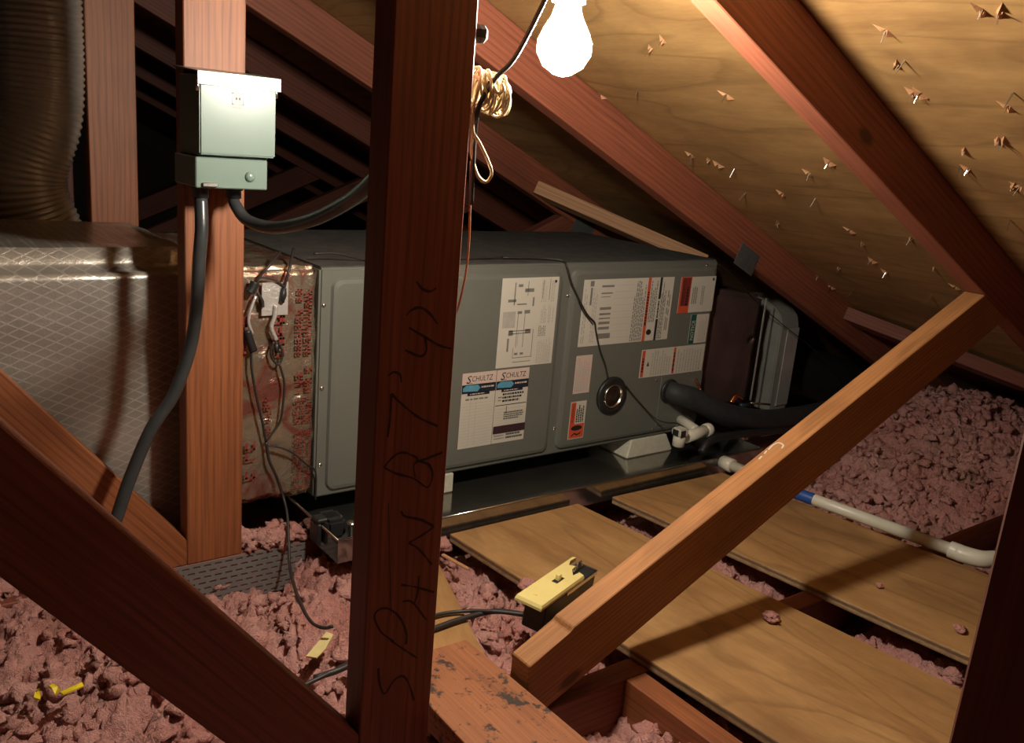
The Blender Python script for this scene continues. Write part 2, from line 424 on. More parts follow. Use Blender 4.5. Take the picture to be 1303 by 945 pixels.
def splinter_mesh(k):
    rr = random.Random(k); bm = bmesh.new()
    for j in range(2 + k % 2):
        a = rr.uniform(-0.7, 0.7) + (math.pi if j else 0); L = rr.uniform(0.010, 0.020); h = rr.uniform(0.004, 0.009); w = rr.uniform(0.0025, 0.005)
        m = Matrix.Rotation(a + math.pi / 2, 3, 'Z')
        p = [m @ Vector(q) for q in ((0.001, -w, 0), (L, 0, 0), (0.001, w, 0), (0.002 + L * 0.15, 0, h))]
        v = [bm.verts.new(q) for q in p]
        for f in ((0, 1, 2), (0, 3, 1), (1, 3, 2), (2, 3, 0)): bm.faces.new([v[i] for i in f])
    return bm_mesh('splinter', bm)
nm = [nail_mesh(k) for k in range(4)]; sm = [splinter_mesh(k) for k in range(6)]
rq = NRM.to_track_quat('Z', 'Y')
for i, (x, y) in enumerate(nail_px):
    p = on_roof(x, y)
    o = link('nail', nm[i % 4], MAT['steel'], ceiling, rel(p, ceiling)); o.rotation_mode = 'QUATERNION'
    o.rotation_quaternion = rq @ Vector((random.uniform(-.35, .35), random.uniform(-.35, .35), 1)).to_track_quat('Z', 'Y')
    if i % 4 != 3:
        s_ = link('splinter', sm[i % 6], MAT['cleat'], ceiling, rel(p, ceiling)); s_.rotation_mode = 'QUATERNION'
        s_.rotation_quaternion = rq

# ------------------------------------------------------------------ roof trusses
PXA, PXB = 0.430, 0.522          # every post stands at the same place along its truss
TH = 0.038
RA = -math.atan(SLOPE)
RV = 0.097                       # rafter depth measured plumb
def roofz(x): return ROOF_C - SLOPE * x
DL = 1.235                       # fall of the left web
BS = 0.4388                      # rise of the right web
def truss(y, label, post_mat, web_mat, raf_mat, brace=True, group=None, post_z0=0.0, diag_top=-0.257, notch=False, plates=True):
    t = thing('roof_truss', label, 'truss', (PXA, y, -0.089), group)
    e = 0.0008
    beam('bottom_chord', [(LX + 0.3, -0.089), (EX - 0.25, -0.089), (EX - 0.25, 0), (LX + 0.3, 0)], y, y + TH, 0, MAT['red'], t)
    beam('top_chord', [(RIDGE_X, roofz(RIDGE_X) - RV), (3.0, roofz(3.0) - RV), (3.0, roofz(3.0) - e), (RIDGE_X, roofz(RIDGE_X) - e)], y, y + TH, RA, raf_mat, t)
    lx = 2 * RIDGE_X - 3.0
    beam('top_chord', [(lx, roofz(3.0) - RV), (RIDGE_X, RZ - RV), (RIDGE_X, RZ - e), (lx, roofz(3.0) - e)], y, y + TH, -RA, raf_mat, t)
    post = beam('post', [(PXB, e), (PXB, roofz(PXB) - RV - e), (PXA, roofz(PXA) - RV - e), (PXA, e)], y, y + TH, math.pi / 2, post_mat, t)
    # left web: falls from the ridge to the foot of the post
    zu = lambda x: diag_top + CH - DL * (x - 0.099)          # upper edge
    vt = 0.089 * math.hypot(1, DL)
    zl = lambda x: zu(x) - vt
    xt = (roofz(0) - RV - e - (diag_top + CH + DL * 0.099)) / (SLOPE - DL)      # upper edge meets the rafter
    xt2 = (roofz(0) - RV - e - (diag_top + CH + DL * 0.099 - vt)) / (SLOPE - DL)
    xb = 0.099 + (diag_top + CH - vt - e) / DL
    beam('left_web', [(xb, e), (PXA - e, e), (PXA - e, zu(PXA)), (max(xt, -1.2), zu(max(xt, -1.2))), (max(xt2, -1.2), zl(max(xt2, -1.2)))], y, y + TH, -math.atan(DL), web_mat, t)
    if brace:
        bu = lambda x: 0.072 + BS * (x - 0.642)
        bt = 0.089 * math.hypot(1, BS)
        xu = (roofz(0) - RV - e - (0.072 - BS * 0.642)) / (SLOPE + BS)
        xl = (roofz(0) - RV - e - (0.072 - BS * 0.642 - bt)) / (SLOPE + BS)
        xs = 0.672
        x0 = 0.642 - (0.072 - bt - e) / BS
        pts = [(x0, e), (xl, bu(xl) - bt), (xu, bu(xu))]
        if notch: pts += [(0.742, bu(0.742)), (0.738, bu(0.738) - 0.006)]
        pts += [(xs, bu(xs) - (0.006 if notch else 0)), (xs, e)]
        beam('right_web', pts, y, y + TH, math.atan(BS), MAT['brace'] if notch else web_mat, t)
    if plates:
        z = roofz(1.765) - RV + 0.006
        bm = bmesh.new(); bm_box(bm, -0.040, 0.040, -0.0012, 0, -0.027, 0.027)
        for i in range(5):
            for j in range(4):
                bm_box(bm, -0.036 + i * 0.016, -0.030 + i * 0.016, -0.0018, -0.0012, -0.024 + j * 0.014, -0.020 + j * 0.014)
        link('connector_plate', bm_mesh('connector_plate', bm), MAT['plate'], t, rel((1.765, y, z), t), (0, -RA, 0))
    return t
T0, T1, T2, T3 = 0.129, 0.770, 1.380, 1.980
t0 = truss(T0, 'dark roof truss whose shaded post stands beside the floor boards and drain elbow', MAT['red'], MAT['red'], MAT['red'], brace=False, plates=False)
t1 = truss(T1, 'roof truss with black handwriting on its post and a long slanting brace', MAT['red'], MAT['red'], MAT['rafter'], notch=True, plates=False)
t2 = truss(T2, 'roof truss whose orange post carries the grey disconnect box', MAT['fir'], MAT['fir'], MAT['rafter'], brace=False, diag_top=-0.281)
t3 = truss(T3, 'roof truss standing directly behind the foil wrapped duct and flex duct', MAT['fir'], MAT['red'], MAT['rafter'])
for k in range(4):
    truss(2.59 + 0.61 * k, 'dim roof truss in the dark, %s beyond the one behind the foil duct' % ('first', 'second', 'third', 'fourth')[k], MAT['red'], MAT['red'], MAT['red'], group='trusses beyond the air handler', plates=False)

# punched connector plate at the foot of the post with the disconnect box
def punched_plate(name, w, h, cell_w, cell_h, parent, loc):
    bm = bmesh.new(); nx, nz = int(w / cell_w), int(h / cell_h)
    for j in range(nz):
        off = (j % 2) * 0.5
        z0, z1 = j * cell_h, (j + 1) * cell_h
        zs0, zs1 = z0 + cell_h * 0.36, z1 - cell_h * 0.30
        bm_box(bm, 0, w, -0.0012, 0, z0, zs0); bm_box(bm, 0, w, -0.0012, 0, zs1, z1)
        x = -off * cell_w
        while x < w:
            a, b = max(0, x), min(w, x + cell_w * 0.34)
            if b > a: bm_box(bm, a, b, -0.0012, 0, zs0, zs1)
            x += cell_w
    return link(name, bm_mesh(name, bm), MAT['bigplate'], parent, rel(loc, parent))
punched_plate('connector_plate', 0.235, 0.084, 0.0182, 0.0105, t2, (0.405, T2 - 0.0004, -0.086))

# handwriting and a long split on the near post face
def strokes(name, lines, width, plane_y, mat, parent, to=lambda p: p):
    bm = bmesh.new()
    for ln in lines:
        path = smooth_path([on_y(*to(p), plane_y) for p in ln], 5)
        L, R = [], []
        for i, p in enumerate(path):
            t = (path[min(i + 1, len(path) - 1)] - path[max(i - 1, 0)])
            nn = Vector((-t.z, 0, t.x)); nn = nn.normalized() if nn.length > 1e-9 else Vector((1, 0, 0))
            w = width * (0.75 + 0.5 * noise.noise(p * 90))
            L.append(bm.verts.new(p + nn * w)); R.append(bm.verts.new(p - nn * w))
        for i in range(len(path) - 1):
            bm.faces.new((L[i], L[i + 1], R[i + 1], R[i]))
    for v in bm.verts: v.co -= parent.matrix_world.translation if False else parent.location
    return link(name, bm_mesh(name, bm), mat, parent)
u8 = lambda p: (470 + p[0] / 3.15, 340 + p[1] / 3.15)
u5 = lambda p: (440 + p[0] / 3.1, 640 + p[1] / 3.1)
hand8 = [[(190, 55), (215, 85), (245, 95), (270, 80)],
         [(150, 190), (170, 170), (205, 160), (240, 180), (275, 225)], [(160, 240), (220, 275), (280, 310), (330, 325)], [(225, 275), (230, 330), (205, 355), (145, 330)],
         [(75, 435), (100, 418), (125, 430), (130, 460)],
         [(75, 680), (85, 600), (90, 505)], [(90, 505), (130, 545), (200, 600), (275, 635)],
         [(60, 800), (95, 760), (135, 740), (190, 760), (200, 775), (295, 740)], [(60, 800), (110, 825), (180, 845), (235, 880), (255, 830), (240, 790), (200, 775)], [(200, 775), (180, 790), (185, 840)]]
hand5 = [[(220, 30), (235, 50), (300, 65), (350, 90)], [(350, 90), (310, 120), (250, 155)], [(250, 155), (290, 180), (340, 240)],
         [(220, 320), (280, 330), (350, 350)], [(290, 285), (285, 350), (270, 400)], [(225, 385), (265, 390), (320, 460)],
         [(190, 545), (140, 505), (115, 450), (130, 420), (170, 415), (215, 450), (240, 510), (240, 555)], [(180, 540), (235, 578), (285, 610)],
         [(130, 650), (135, 710), (155, 750), (190, 700), (225, 680), (250, 710), (270, 775)]]
strokes('handwriting', [[u8(p) for p in l] for l in hand8] + [[u5(p) for p in l] for l in hand5], 0.0016, T1 - 0.0004, MAT['marker'], t1)
strokes('split', [[(495, 640), (496, 700), (498, 782)]], 0.0006, T1 - 0.0003, MAT['inkdark'], t1)

# white scuff on the upper edge of the brace
def on_brace(x, y):
    v = ray(x, y); k = 0.072 - BS * 0.642 - CH
    v = v * (k / (v[2] - BS * v[0])); return Vector((v[0], v[1], v[2] + CH + 0.0006))
bm = bmesh.new()
for ln in ([(978, 572), (984, 566), (991, 563), (997, 566), (995, 570)], [(973, 577), (976, 573)], [(966, 584), (970, 580)]):
    path = smooth_path([on_brace(*q) for q in ln], 4); L_ = []; R_ = []
    for i, p in enumerate(path):
        t = path[min(i + 1, len(path) - 1)] - path[max(i - 1, 0)]; nn = t.cross(Vector((-BS, 0, 1))).normalized() * 0.0013
        L_.append(bm.verts.new(p + nn - t1.location)); R_.append(bm.verts.new(p - nn - t1.location))
    for i in range(len(path) - 1): bm.faces.new((L_[i], L_[i + 1], R_[i + 1], R_[i]))
link('paint_scuff', bm_mesh('paint_scuff', bm), MAT['paper'], t1)['kind'] = 'stuff'

# cleats nailed under the sheathing between the trusses
def cleat(a, b, w, th, label, mat):
    o = plank('wood_cleat', Vector(a) , Vector(b), w, th, mat, None, up=NRM)
    return tag(o, label, 'lumber')
a, b = on_roof(1058, 384, 0.012), on_roof(1310, 480, 0.012)
cleat(a, b, 0.05, 0.036, 'rough dark wooden cleat under the roof sheathing above the slanting brace', MAT['red'])
a, b = on_roof(686, 232, 0.052), on_roof(900, 326, 0.052)
cleat(a, b, 0.055, 0.036, 'pale wooden cleat under the sheathing above the air handler', MAT['cleat'])

# ------------------------------------------------------------------ floor boards
def board(name, far_l, far_r, near_l, near_r, z, th, mat, label, cat='board', group=None):
    """loose board given by its four top corners"""
    P = [Vector((p[0], p[1], z + th)) for p in (far_l, far_r, near_r, near_l)]
    c = sum(P, Vector()) / 4; ax = ((P[0] + P[1]) - (P[2] + P[3])).normalized(); ay = Vector((0, 0, 1)).cross(ax)
    o0 = Vector((c.x, c.y, z))
    bm = bmesh.new()
    loc = [((p - o0).dot(ax), (p - o0).dot(ay)) for p in P]
    a = [bm.verts.new((x, y, 0)) for x, y in loc]; b = [bm.verts.new((x, y, th)) for x, y in loc]
    bm.faces.new(a); bm.faces.new(b[::-1])
    for i in range(4): bm.faces.new((a[i], b[i], b[(i + 1) % 4], a[(i + 1) % 4]))
    bmesh.ops.bevel(bm, geom=bm.edges[:], offset=0.0008, segments=1, affect='EDGES')
    bmesh.ops.recalc_face_normals(bm, faces=bm.faces)
    if mat is MAT['ply']:
        for f in bm.faces:
            if abs(f.normal.z) < 0.3: f.material_index = 1
    o = link(name, bm_mesh(name, bm), mat, None, o0, (0, 0, math.atan2(ax.y, ax.x)))
    if mat is MAT['ply']: o.data.materials.append(MAT['plyedge'])
    return tag(o, label, cat, group)
board('plywood_board', (0.870, 1.257), (1.186, 1.260), (0.940, 0.16), (1.285, 0.16), 0.0005, 0.016, MAT['ply'], 'tan plywood floor board lying under the cream switch plate and brace')
board('plywood_board', (1.279, 1.255), (1.626, 1.250), (1.395, 0.16), (1.735, 0.16), 0.0005, 0.016, MAT['ply'], 'tan plywood floor board running alongside the white drain pipe')
board('plywood_board', (0.665, 1.150), (0.792, 1.172), (0.545, 0.800), (0.665, 0.800), 0.0005, 0.014, MAT['ply'], 'small brown plywood board behind the handwritten post under black cables')
plank_o = board('stained_plank', (0.543, 0.905), (0.664, 0.900), (0.530, 0.30), (0.672, 0.30), 0.0150, 0.036, MAT['stained'], 'orange wooden plank with dark speckled stains against the brace foot', 'plank')
o = plank('blocking', (0.875, 0.171, -0.089), (0.875, T1 - 0.001, -0.089), TH, 0.0885, MAT['fir'])
tag(o, 'short wooden blocking set between two joists beside the plywood board', 'lumber')

# ------------------------------------------------------------------ blown-in insulation
def fbm(X, Y, s, seed):
    r = np.random.default_rng(seed); out = np.zeros_like(X)
    for k in range(10):
        a = r.uniform(0, 2 * np.pi); f = s * r.uniform(0.5, 2.0); ph = r.uniform(0, 6.28)
        out += np.sin((X * np.cos(a) + Y * np.sin(a)) * f + ph) / f
    return out * s / 3
def sstep(a, b, x):
    t = np.clip((x - a) / (b - a), 0, 1); return t * t * (3 - 2 * t)
def base_height(X, Y):
    h = np.full_like(X, -0.040)
    h = h + 0.048 * (1 - sstep(0.40, 0.75, X))                                   # heaped over the joist left of the near post
    h = h - 0.058 * sstep(1.18, 1.32, Y) * (1 - sstep(0.59, 0.67, X)) * sstep(0.30, 0.40, X)   # sinks before the plate
    bay = np.maximum(sstep(T1 - 0.09, T1 - 0.02, Y) - sstep(T1 + TH + 0.02, T1 + TH + 0.09, Y), 0)
    h = h - 0.04 * bay * sstep(0.62, 0.75, X) * (1 - sstep(1.95, 2.15, X))       # the joist of the near truss stays clear
    mound = sstep(1.74, 2.45, X)
    ridge = np.exp(-((Y - 1.10 - 0.05 * (X - 2.0)) / 0.30) ** 2)
    h = h + mound * (0.075 + 0.075 * ridge) - 0.12 * sstep(1.30, 1.62, Y) * mound
    h = h + 0.020 * sstep(1.25, 1.33, Y) * (1 - sstep(1.36, 1.44, Y)) * sstep(0.610, 0.635, X) * (1 - sstep(0.645, 0.67, X))
    h = h - 0.03 * sstep(1.22, 1.30, Y) * sstep(0.66, 0.72, X) * (1 - sstep(1.9, 2.0, X))
    return h
def insulation_patch(x0, x1, y0, y1, step, layers, crumbs=0):
    xs = np.arange(x0, x1 + step / 2, step); ys = np.arange(y0, y1 + step / 2, step)
    X, Y = np.meshgrid(xs, ys)
    B = base_height(X, Y) + 0.010 * fbm(X, Y, 9.0, 3)
    H = B - 0.030
    area = (x1 - x0) * (y1 - y0)
    def clump(cx, cy, r, el, an, lift, sq):
        R = r * 1.6
        i0, i1 = max(0, int((cx - R - x0) / step)), min(len(xs), int((cx + R - x0) / step) + 2)
        j0, j1 = max(0, int((cy - R - y0) / step)), min(len(ys), int((cy + R - y0) / step) + 2)
        if i1 <= i0 or j1 <= j0: return
        dx = X[j0:j1, i0:i1] - cx; dy = Y[j0:j1, i0:i1] - cy
        c, q = math.cos(an), math.sin(an)
        d2 = ((dx * c + dy * q) / (r * el)) ** 2 + ((-dx * q + dy * c) / (r / el)) ** 2
        jm, im = min(len(ys) - 1, max(0, int((cy - y0) / step))), min(len(xs) - 1, max(0, int((cx - x0) / step)))
        top = B[jm, im] - 0.020 + r * lift + r * sq * np.clip(1 - d2, 0, 1) ** 0.4
        sub = H[j0:j1, i0:i1]
        np.copyto(sub, np.maximum(sub, np.where(d2 < 1, top, -9)))
    for dens, ra, rb, sq, la, lb in layers:
        n = int(dens * area)
        par = np.stack([RNG.uniform(x0, x1, n), RNG.uniform(y0, y1, n), RNG.uniform(ra, rb, n), RNG.uniform(0.65, 1.5, n), RNG.uniform(0, math.pi, n), RNG.uniform(la, lb, n)], -1)
        for p in par.tolist(): clump(*p, sq)
    ny, nx = X.shape
    if step < 0.02:
        for cell, amp in ((0.016, 0.0060), (0.008, 0.0045), (0.0045, 0.0030)):
            gy, gx = int((y1 - y0) / cell) + 3, int((x1 - x0) / cell) + 3
            gr = RNG.uniform(-1, 1, (gy, gx)); u = (X - x0) / cell; v = (Y - y0) / cell
            i, j = u.astype(int), v.astype(int); fu, fv = u - i, v - j
            fu = fu * fu * (3 - 2 * fu); fv = fv * fv * (3 - 2 * fv)
            nv = gr[j, i] * (1 - fu) * (1 - fv) + gr[j, i + 1] * fu * (1 - fv) + gr[j + 1, i] * (1 - fu) * fv + gr[j + 1, i + 1] * fu * fv
            H = H + amp * (1 - 2.6 * np.abs(nv))
    V = np.stack([X + RNG.normal(0, step * 0.25, X.shape), Y + RNG.normal(0, step * 0.25, X.shape), H - (0.004 if step < 0.02 else 0) + RNG.normal(0, step * 0.25 if step < 0.02 else 0.004, X.shape)], -1).reshape(-1, 3)
    idx = np.arange(nx * ny).reshape(ny, nx)
    F = np.stack([idx[:-1, :-1], idx[:-1, 1:], idx[1:, 1:], idx[1:, :-1]], -1).reshape(-1, 4).tolist()
    V = V.tolist()
    if crumbs:
        bm = bmesh.new(); bmesh.ops.create_icosphere(bm, subdivisions=2, radius=1); bm.verts.ensure_lookup_table()
        iv = np.array([v.co[:] for v in bm.verts]); ifc = [[v.index for v in f.verts] for f in bm.faces]; bm.free()
        for k in range(crumbs + 130):
            cx, cy = RNG.uniform(x0 + .02, x1 - .02), RNG.uniform(y0 + .02, y1 - .02)
            heap = k >= crumbs                                  # tufts lying on the joist beside the orange post
            if heap: cx, cy = RNG.uniform(0.532, 0.640), RNG.uniform(1.384, 1.435)
            q = 1.257 - cy
            under_a = 0.862 + 0.064 * q < cx < 1.192 + 0.090 * q; under_b = 1.273 + 0.106 * q < cx < 1.68 + 0.1 * q
            if not heap and ((cy < 1.27 and (under_a or under_b)) or (0.642 < cx < 1.85 and cy > 1.26) or (cx < 0.7 and cy > 1.43) or (0.53 < cx < 0.68 and cy < 1.16) or (cx < 0.62 and 1.31 < cy < 1.39)): continue
            if T1 - 0.012 < cy < T1 + TH + 0.012 and 0.66 < cx < 1.95: continue
            hz = H[min(ny - 1, int((cy - y0) / step)), min(nx - 1, int((cx - x0) / step))]
            r = RNG.uniform(0.005, 0.015)
            if heap: hz = RNG.uniform(0.0, 0.012)
            fr = iv * np.array([1, 1, 0.8]) * r * RNG.uniform(0.7, 1.3, 3)
            fr = fr * (1 + 0.35 * np.sin(iv @ RNG.uniform(-3, 3, 3) * 2 + 1)[:, None] + RNG.normal(0, 0.17, (len(iv), 1)))
            n0 = len(V); V += (fr + np.array([cx, cy, hz + r * 0.25])).tolist(); F += [[a + n0 for a in f] for f in ifc]
    return V, F
IV, IF = [], []
coarse = ((20, 0.03, 0.06, 0.8, -0.4, 0.2),)
for args in ((-0.25, 2.72, 0.18, 1.62, 0.0045, ((420, 0.020, 0.040, 0.80, -0.6, 0.2), (2400, 0.010, 0.020, 1.0, -0.8, 0.7), (7000, 0.005, 0.010, 1.2, -0.8, 1.2)), 5200),
             (-3.0, 2.72, 1.62, 6.0, 0.06, coarse), (-3.0, 2.72, -2.4, 0.18, 0.06, coarse), (-3.0, -0.25, 0.18, 1.62, 0.06, coarse)):
    v_, f_ = insulation_patch(*args); n0 = len(IV); IV += v_; IF += [[a + n0 for a in f] for f in f_]
me = bpy.data.meshes.new('blown_insulation'); me.from_pydata(IV, [], IF); me.update()
ins = link('blown_insulation', me, MAT['pink'], None, smooth=True); ins['kind'] = 'stuff'
tag(ins, 'loose pink blown-in insulation filling the joist bays', 'insulation')

# ------------------------------------------------------------------ flat print helpers (lettering, rules, blocks of tiny text)
def text_mesh(txt, shear=0.0):
    cu = bpy.data.curves.new('lettering', 'FONT'); cu.body = txt; cu.size = 1; cu.shear = shear; cu.resolution_u = 2
    ob = bpy.data.objects.new('lettering', cu); COL.objects.link(ob)
    dg = bpy.context.evaluated_depsgraph_get()
    me = bpy.data.meshes.new_from_object(ob.evaluated_get(dg))
    v = [tuple(p.co) for p in me.vertices]; f = [tuple(p.vertices) for p in me.polygons]
    bpy.data.objects.remove(ob); bpy.data.curves.remove(cu); bpy.data.meshes.remove(me)
    xs = [p[0] for p in v]; ys = [p[1] for p in v]
    x0, x1, y0, y1 = min(xs), max(xs), min(ys), max(ys)
    return [((p[0] - x0) / (x1 - x0), (p[1] - y0) / (y1 - y0)) for p in v], f
class Print:
    """flat shapes on a rectangle (u to the right, v up, both 0..1), one mesh for each ink"""
    def __init__(s): s.v, s.f = {}, {}
    def quad(s, ink, u0, v0, u1, v1):
        V, F = s.v.setdefault(ink, []), s.f.setdefault(ink, []); n = len(V)
        V += [(u0, v0), (u1, v0), (u1, v1), (u0, v1)]; F.append((n, n + 1, n + 2, n + 3))
    def poly(s, ink, pts):
        V, F = s.v.setdefault(ink, []), s.f.setdefault(ink, []); n = len(V)
        V += pts; F.append(tuple(range(n, n + len(pts))))
    def text(s, ink, txt, u0, v0, u1, v1, rot=False, shear=0.0):
        V, F = s.v.setdefault(ink, []), s.f.setdefault(ink, []); n = len(V)
        tv, tf = text_mesh(txt, shear)
        for a, b in tv:
            if rot: V.append((u0 + (1 - b) * (u1 - u0), v0 + a * (v1 - v0)))   # reads upwards
            else: V.append((u0 + a * (u1 - u0), v0 + b * (v1 - v0)))
        F += [tuple(i + n for i in f) for f in tf]
    def lines(s, ink, u0, v0, u1, v1, rows, seed, rot=False, fill=0.5, word=0.09, skip=0.1):
        """rows of word-sized dashes standing for print too small to read"""
        r = random.Random(seed)
        for k in range(rows):
            if r.random() < skip: continue
            a = k / rows; b = (k + fill) / rows; x = 0.0; end = r.uniform(0.7, 1.0)
            while x < end:
                w = word * r.uniform(0.5, 1.6); x2 = min(end, x + w)
                if rot: s.quad(ink, u0 + a * (u1 - u0), v0 + x * (v1 - v0), u0 + b * (u1 - u0), v0 + x2 * (v1 - v0))
                else: s.quad(ink, u0 + x * (u1 - u0), v1 - b * (v1 - v0), u0 + x2 * (u1 - u0), v1 - a * (v1 - v0))
                x = x2 + word * 0.3
    def build(s, X0, X1, Z0, Z1, Y, parent, skew=0.0):
        for k, ink in enumerate(s.v):
            off = 0.0002 * (k + 1)
            vv = [(X0 + u * (X1 - X0) - parent_loc(parent).x, Y - off - parent_loc(parent).y, Z0 + v * (Z1 - Z0) - parent_loc(parent).z) for u, v in s.v[ink]]
            me = mesh('printed_' + ink, vv, s.f[ink])
            link('print', me, MAT[ink], parent)['kind'] = 'stuff'
def parent_loc(o):
    p = Vector()
    while o is not None: p += o.location; o = o.parent
    return p

# ------------------------------------------------------------------ air handler
AHY = 1.450
FY = AHY - 0.008                 # face of the front panels
AX0, AX1, AZ0, AZ1 = 0.686, 1.747, 0.046, 0.4830
ah = thing('air_handler', 'grey steel air handler cabinet covered in paper stickers', 'air handler', ((AX0 + AX1) / 2, (AHY + 1.965) / 2, AZ0))
box('cabinet', AX0, AX1, AHY, 1.965, AZ0, AZ1, MAT['cabinet'], ah, 0.004, 2)
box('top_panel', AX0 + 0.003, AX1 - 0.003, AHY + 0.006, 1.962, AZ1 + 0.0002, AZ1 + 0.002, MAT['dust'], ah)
def pressed_panel(name, x0, x1, z0, z1, r, mat, parent, y_back, depth, lip):
    """panel with rounded corners and a sloped rim"""
    def ring(x0, x1, z0, z1, r, y):
        out = []
        for cx, cz, a0 in ((x1 - r, z1 - r, 0), (x0 + r, z1 - r, 90), (x0 + r, z0 + r, 180), (x1 - r, z0 + r, 270)):
            for k in range(7):
                a = math.radians(a0 + 15 * k); out.append((cx + r * math.cos(a), y, cz + r * math.sin(a)))
        return out
    rings = [ring(x0, x1, z0, z1, r, 0), ring(x0 + lip * 0.3, x1 - lip * 0.3, z0 + lip * 0.3, z1 - lip * 0.3, r * 0.9, -depth * 0.75), ring(x0 + lip, x1 - lip, z0 + lip, z1 - lip, r * 0.75, -depth)]
    n = len(rings[0]); verts = [v for q in rings for v in q]
    faces = []
    for i in range(2):
        for k in range(n): faces.append((i * n + k, i * n + (k + 1) % n, (i + 1) * n + (k + 1) % n, (i + 1) * n + k))
    faces.append(tuple(range(2 * n, 3 * n)))
    o0 = Vector((x0, y_back, z0))
    me = mesh(name, [Vector((v[0] - x0, v[1], v[2] - z0)) for v in verts], faces)
    bm = bmesh.new(); bm.from_mesh(me); bmesh.ops.recalc_face_normals(bm, faces=bm.faces); bm.to_mesh(me); bm.free()
    return link(name, me, mat, parent, o0 - parent_loc(parent))
DIV = 1.258
pressed_panel('front_panel', AX0 + 0.022, DIV - 0.010, AZ0 + 0.012, AZ1 - 0.018, 0.018, MAT['cabinet'], ah, AHY, 0.008, 0.010)
pressed_panel('front_panel', DIV + 0.014, AX1 - 0.006, AZ0 + 0.012, AZ1 - 0.014, 0.016, MAT['cabinet'], ah, AHY, 0.008, 0.010)
cp = box('coil_connection_plate', 1.588, 1.736, FY - 0.0015, FY + 0.001, 0.075, 0.205, MAT['cabinet'], ah, 0.0006)
def screw(x, y, Y, parent, r=0.0045):
    p = on_y(x, y, Y)
    bm = bmesh.new(); bmesh.ops.create_uvsphere(bm, u_segments=8, v_segments=5, radius=r)
    for v in bm.verts: v.co.y *= 0.55
    return link('screw', bm_mesh('screw', bm), MAT['steel'], parent, p - parent_loc(parent), smooth=True)
for q in ((412.6, 388), (410, 493.5), (407.6, 591), (723, 376), (706, 544)): screw(*q, AHY, ah)
for q in ((900, 337), (735, 351), (714, 568)): screw(*q, AHY, ah, 0.004)
for q in ((836, 483), (878, 476), (831, 545), (862, 541)): screw(*q, FY - 0.0015, ah, 0.003)

def sticker(px4, paper, name='sticker', label=None):
    c = [on_y(x, y, FY) for x, y in px4]          # TL TR BR BL
    X0, X1 = (c[0].x + c[3].x) / 2, (c[1].x + c[2].x) / 2
    Z0, Z1 = (c[2].z + c[3].z) / 2, (c[0].z + c[1].z) / 2
    o0 = Vector(((X0 + X1) / 2, FY, Z0))
    bm = bmesh.new(); bm_box(bm, X0 - o0.x, X1 - o0.x, -0.0007, -0.0001, 0, Z1 - Z0)
    o = link(name, bm_mesh(name, bm), MAT[paper], ah, o0 - parent_loc(ah))
    if label: o['label'] = label
    return o, (X0, X1, Z0, Z1, FY - 0.0007)
# wiring diagram
o, R = sticker([(638, 354), (711, 351), (703, 461), (633, 468)], 'paper', label='white wiring diagram sheet')
p = Print()
for a, b, c, d in ((.22, .70, .24, .95), (.28, .70, .45, .715), (.45, .80, .46, .96), (.40, .84, .56, .88), (.12, .735, .26, .765), (.31, .22, .32, .60), (.43, .22, .44, .60), (.18, .375, .55, .385), (.18, .405, .55, .415), (.27, .10, .62, .108), (.60, .10, .61, .42), (.27, .10, .278, .22), (.34, .24, .345, .40), (.72, .76, .73, .97), (.84, .74, .85, .98), (.28, .90, .36, .93), (.42, .60, .52, .64), (.30, .60, .38, .63)):
    p.quad('ink', a, b, c, d)
p.quad('inkpale', .05, .45, .27, .63); p.quad('ink', .10, .46, .24, .50); p.quad('inkdark', .92, .935, .96, .965)
for k in range(5): p.quad('ink', .05, .45 + .04 * k, .27, .456 + .04 * k)
for k in range(4): p.quad('ink', .06 + .06 * k, .45, .066 + .06 * k, .63)
p.quad('ink', .17, .36, .25, .42); p.quad('ink', .46, .375, .56, .425); p.quad('ink', .30, .135, .36, .16); p.quad('ink', .40, .135, .46, .16)
p.quad('ink', .28, .05, .60, .058); p.quad('ink', .55, .68, .58, .78); p.quad('ink', .16, .18, .19, .33)
p.lines('inkpale', .70, .02, .96, .30, 11, 3, rot=True, word=.08); p.lines('inkpale', .72, .48, .96, .70, 9, 4, rot=True, word=.12); p.lines('inkpale', .70, .72, .95, .97, 7, 5, rot=True, word=.1, skip=.3); p.lines('ink', .70, .33, .84, .46, 5, 6, rot=True, word=.14)
p.build(*R, o)
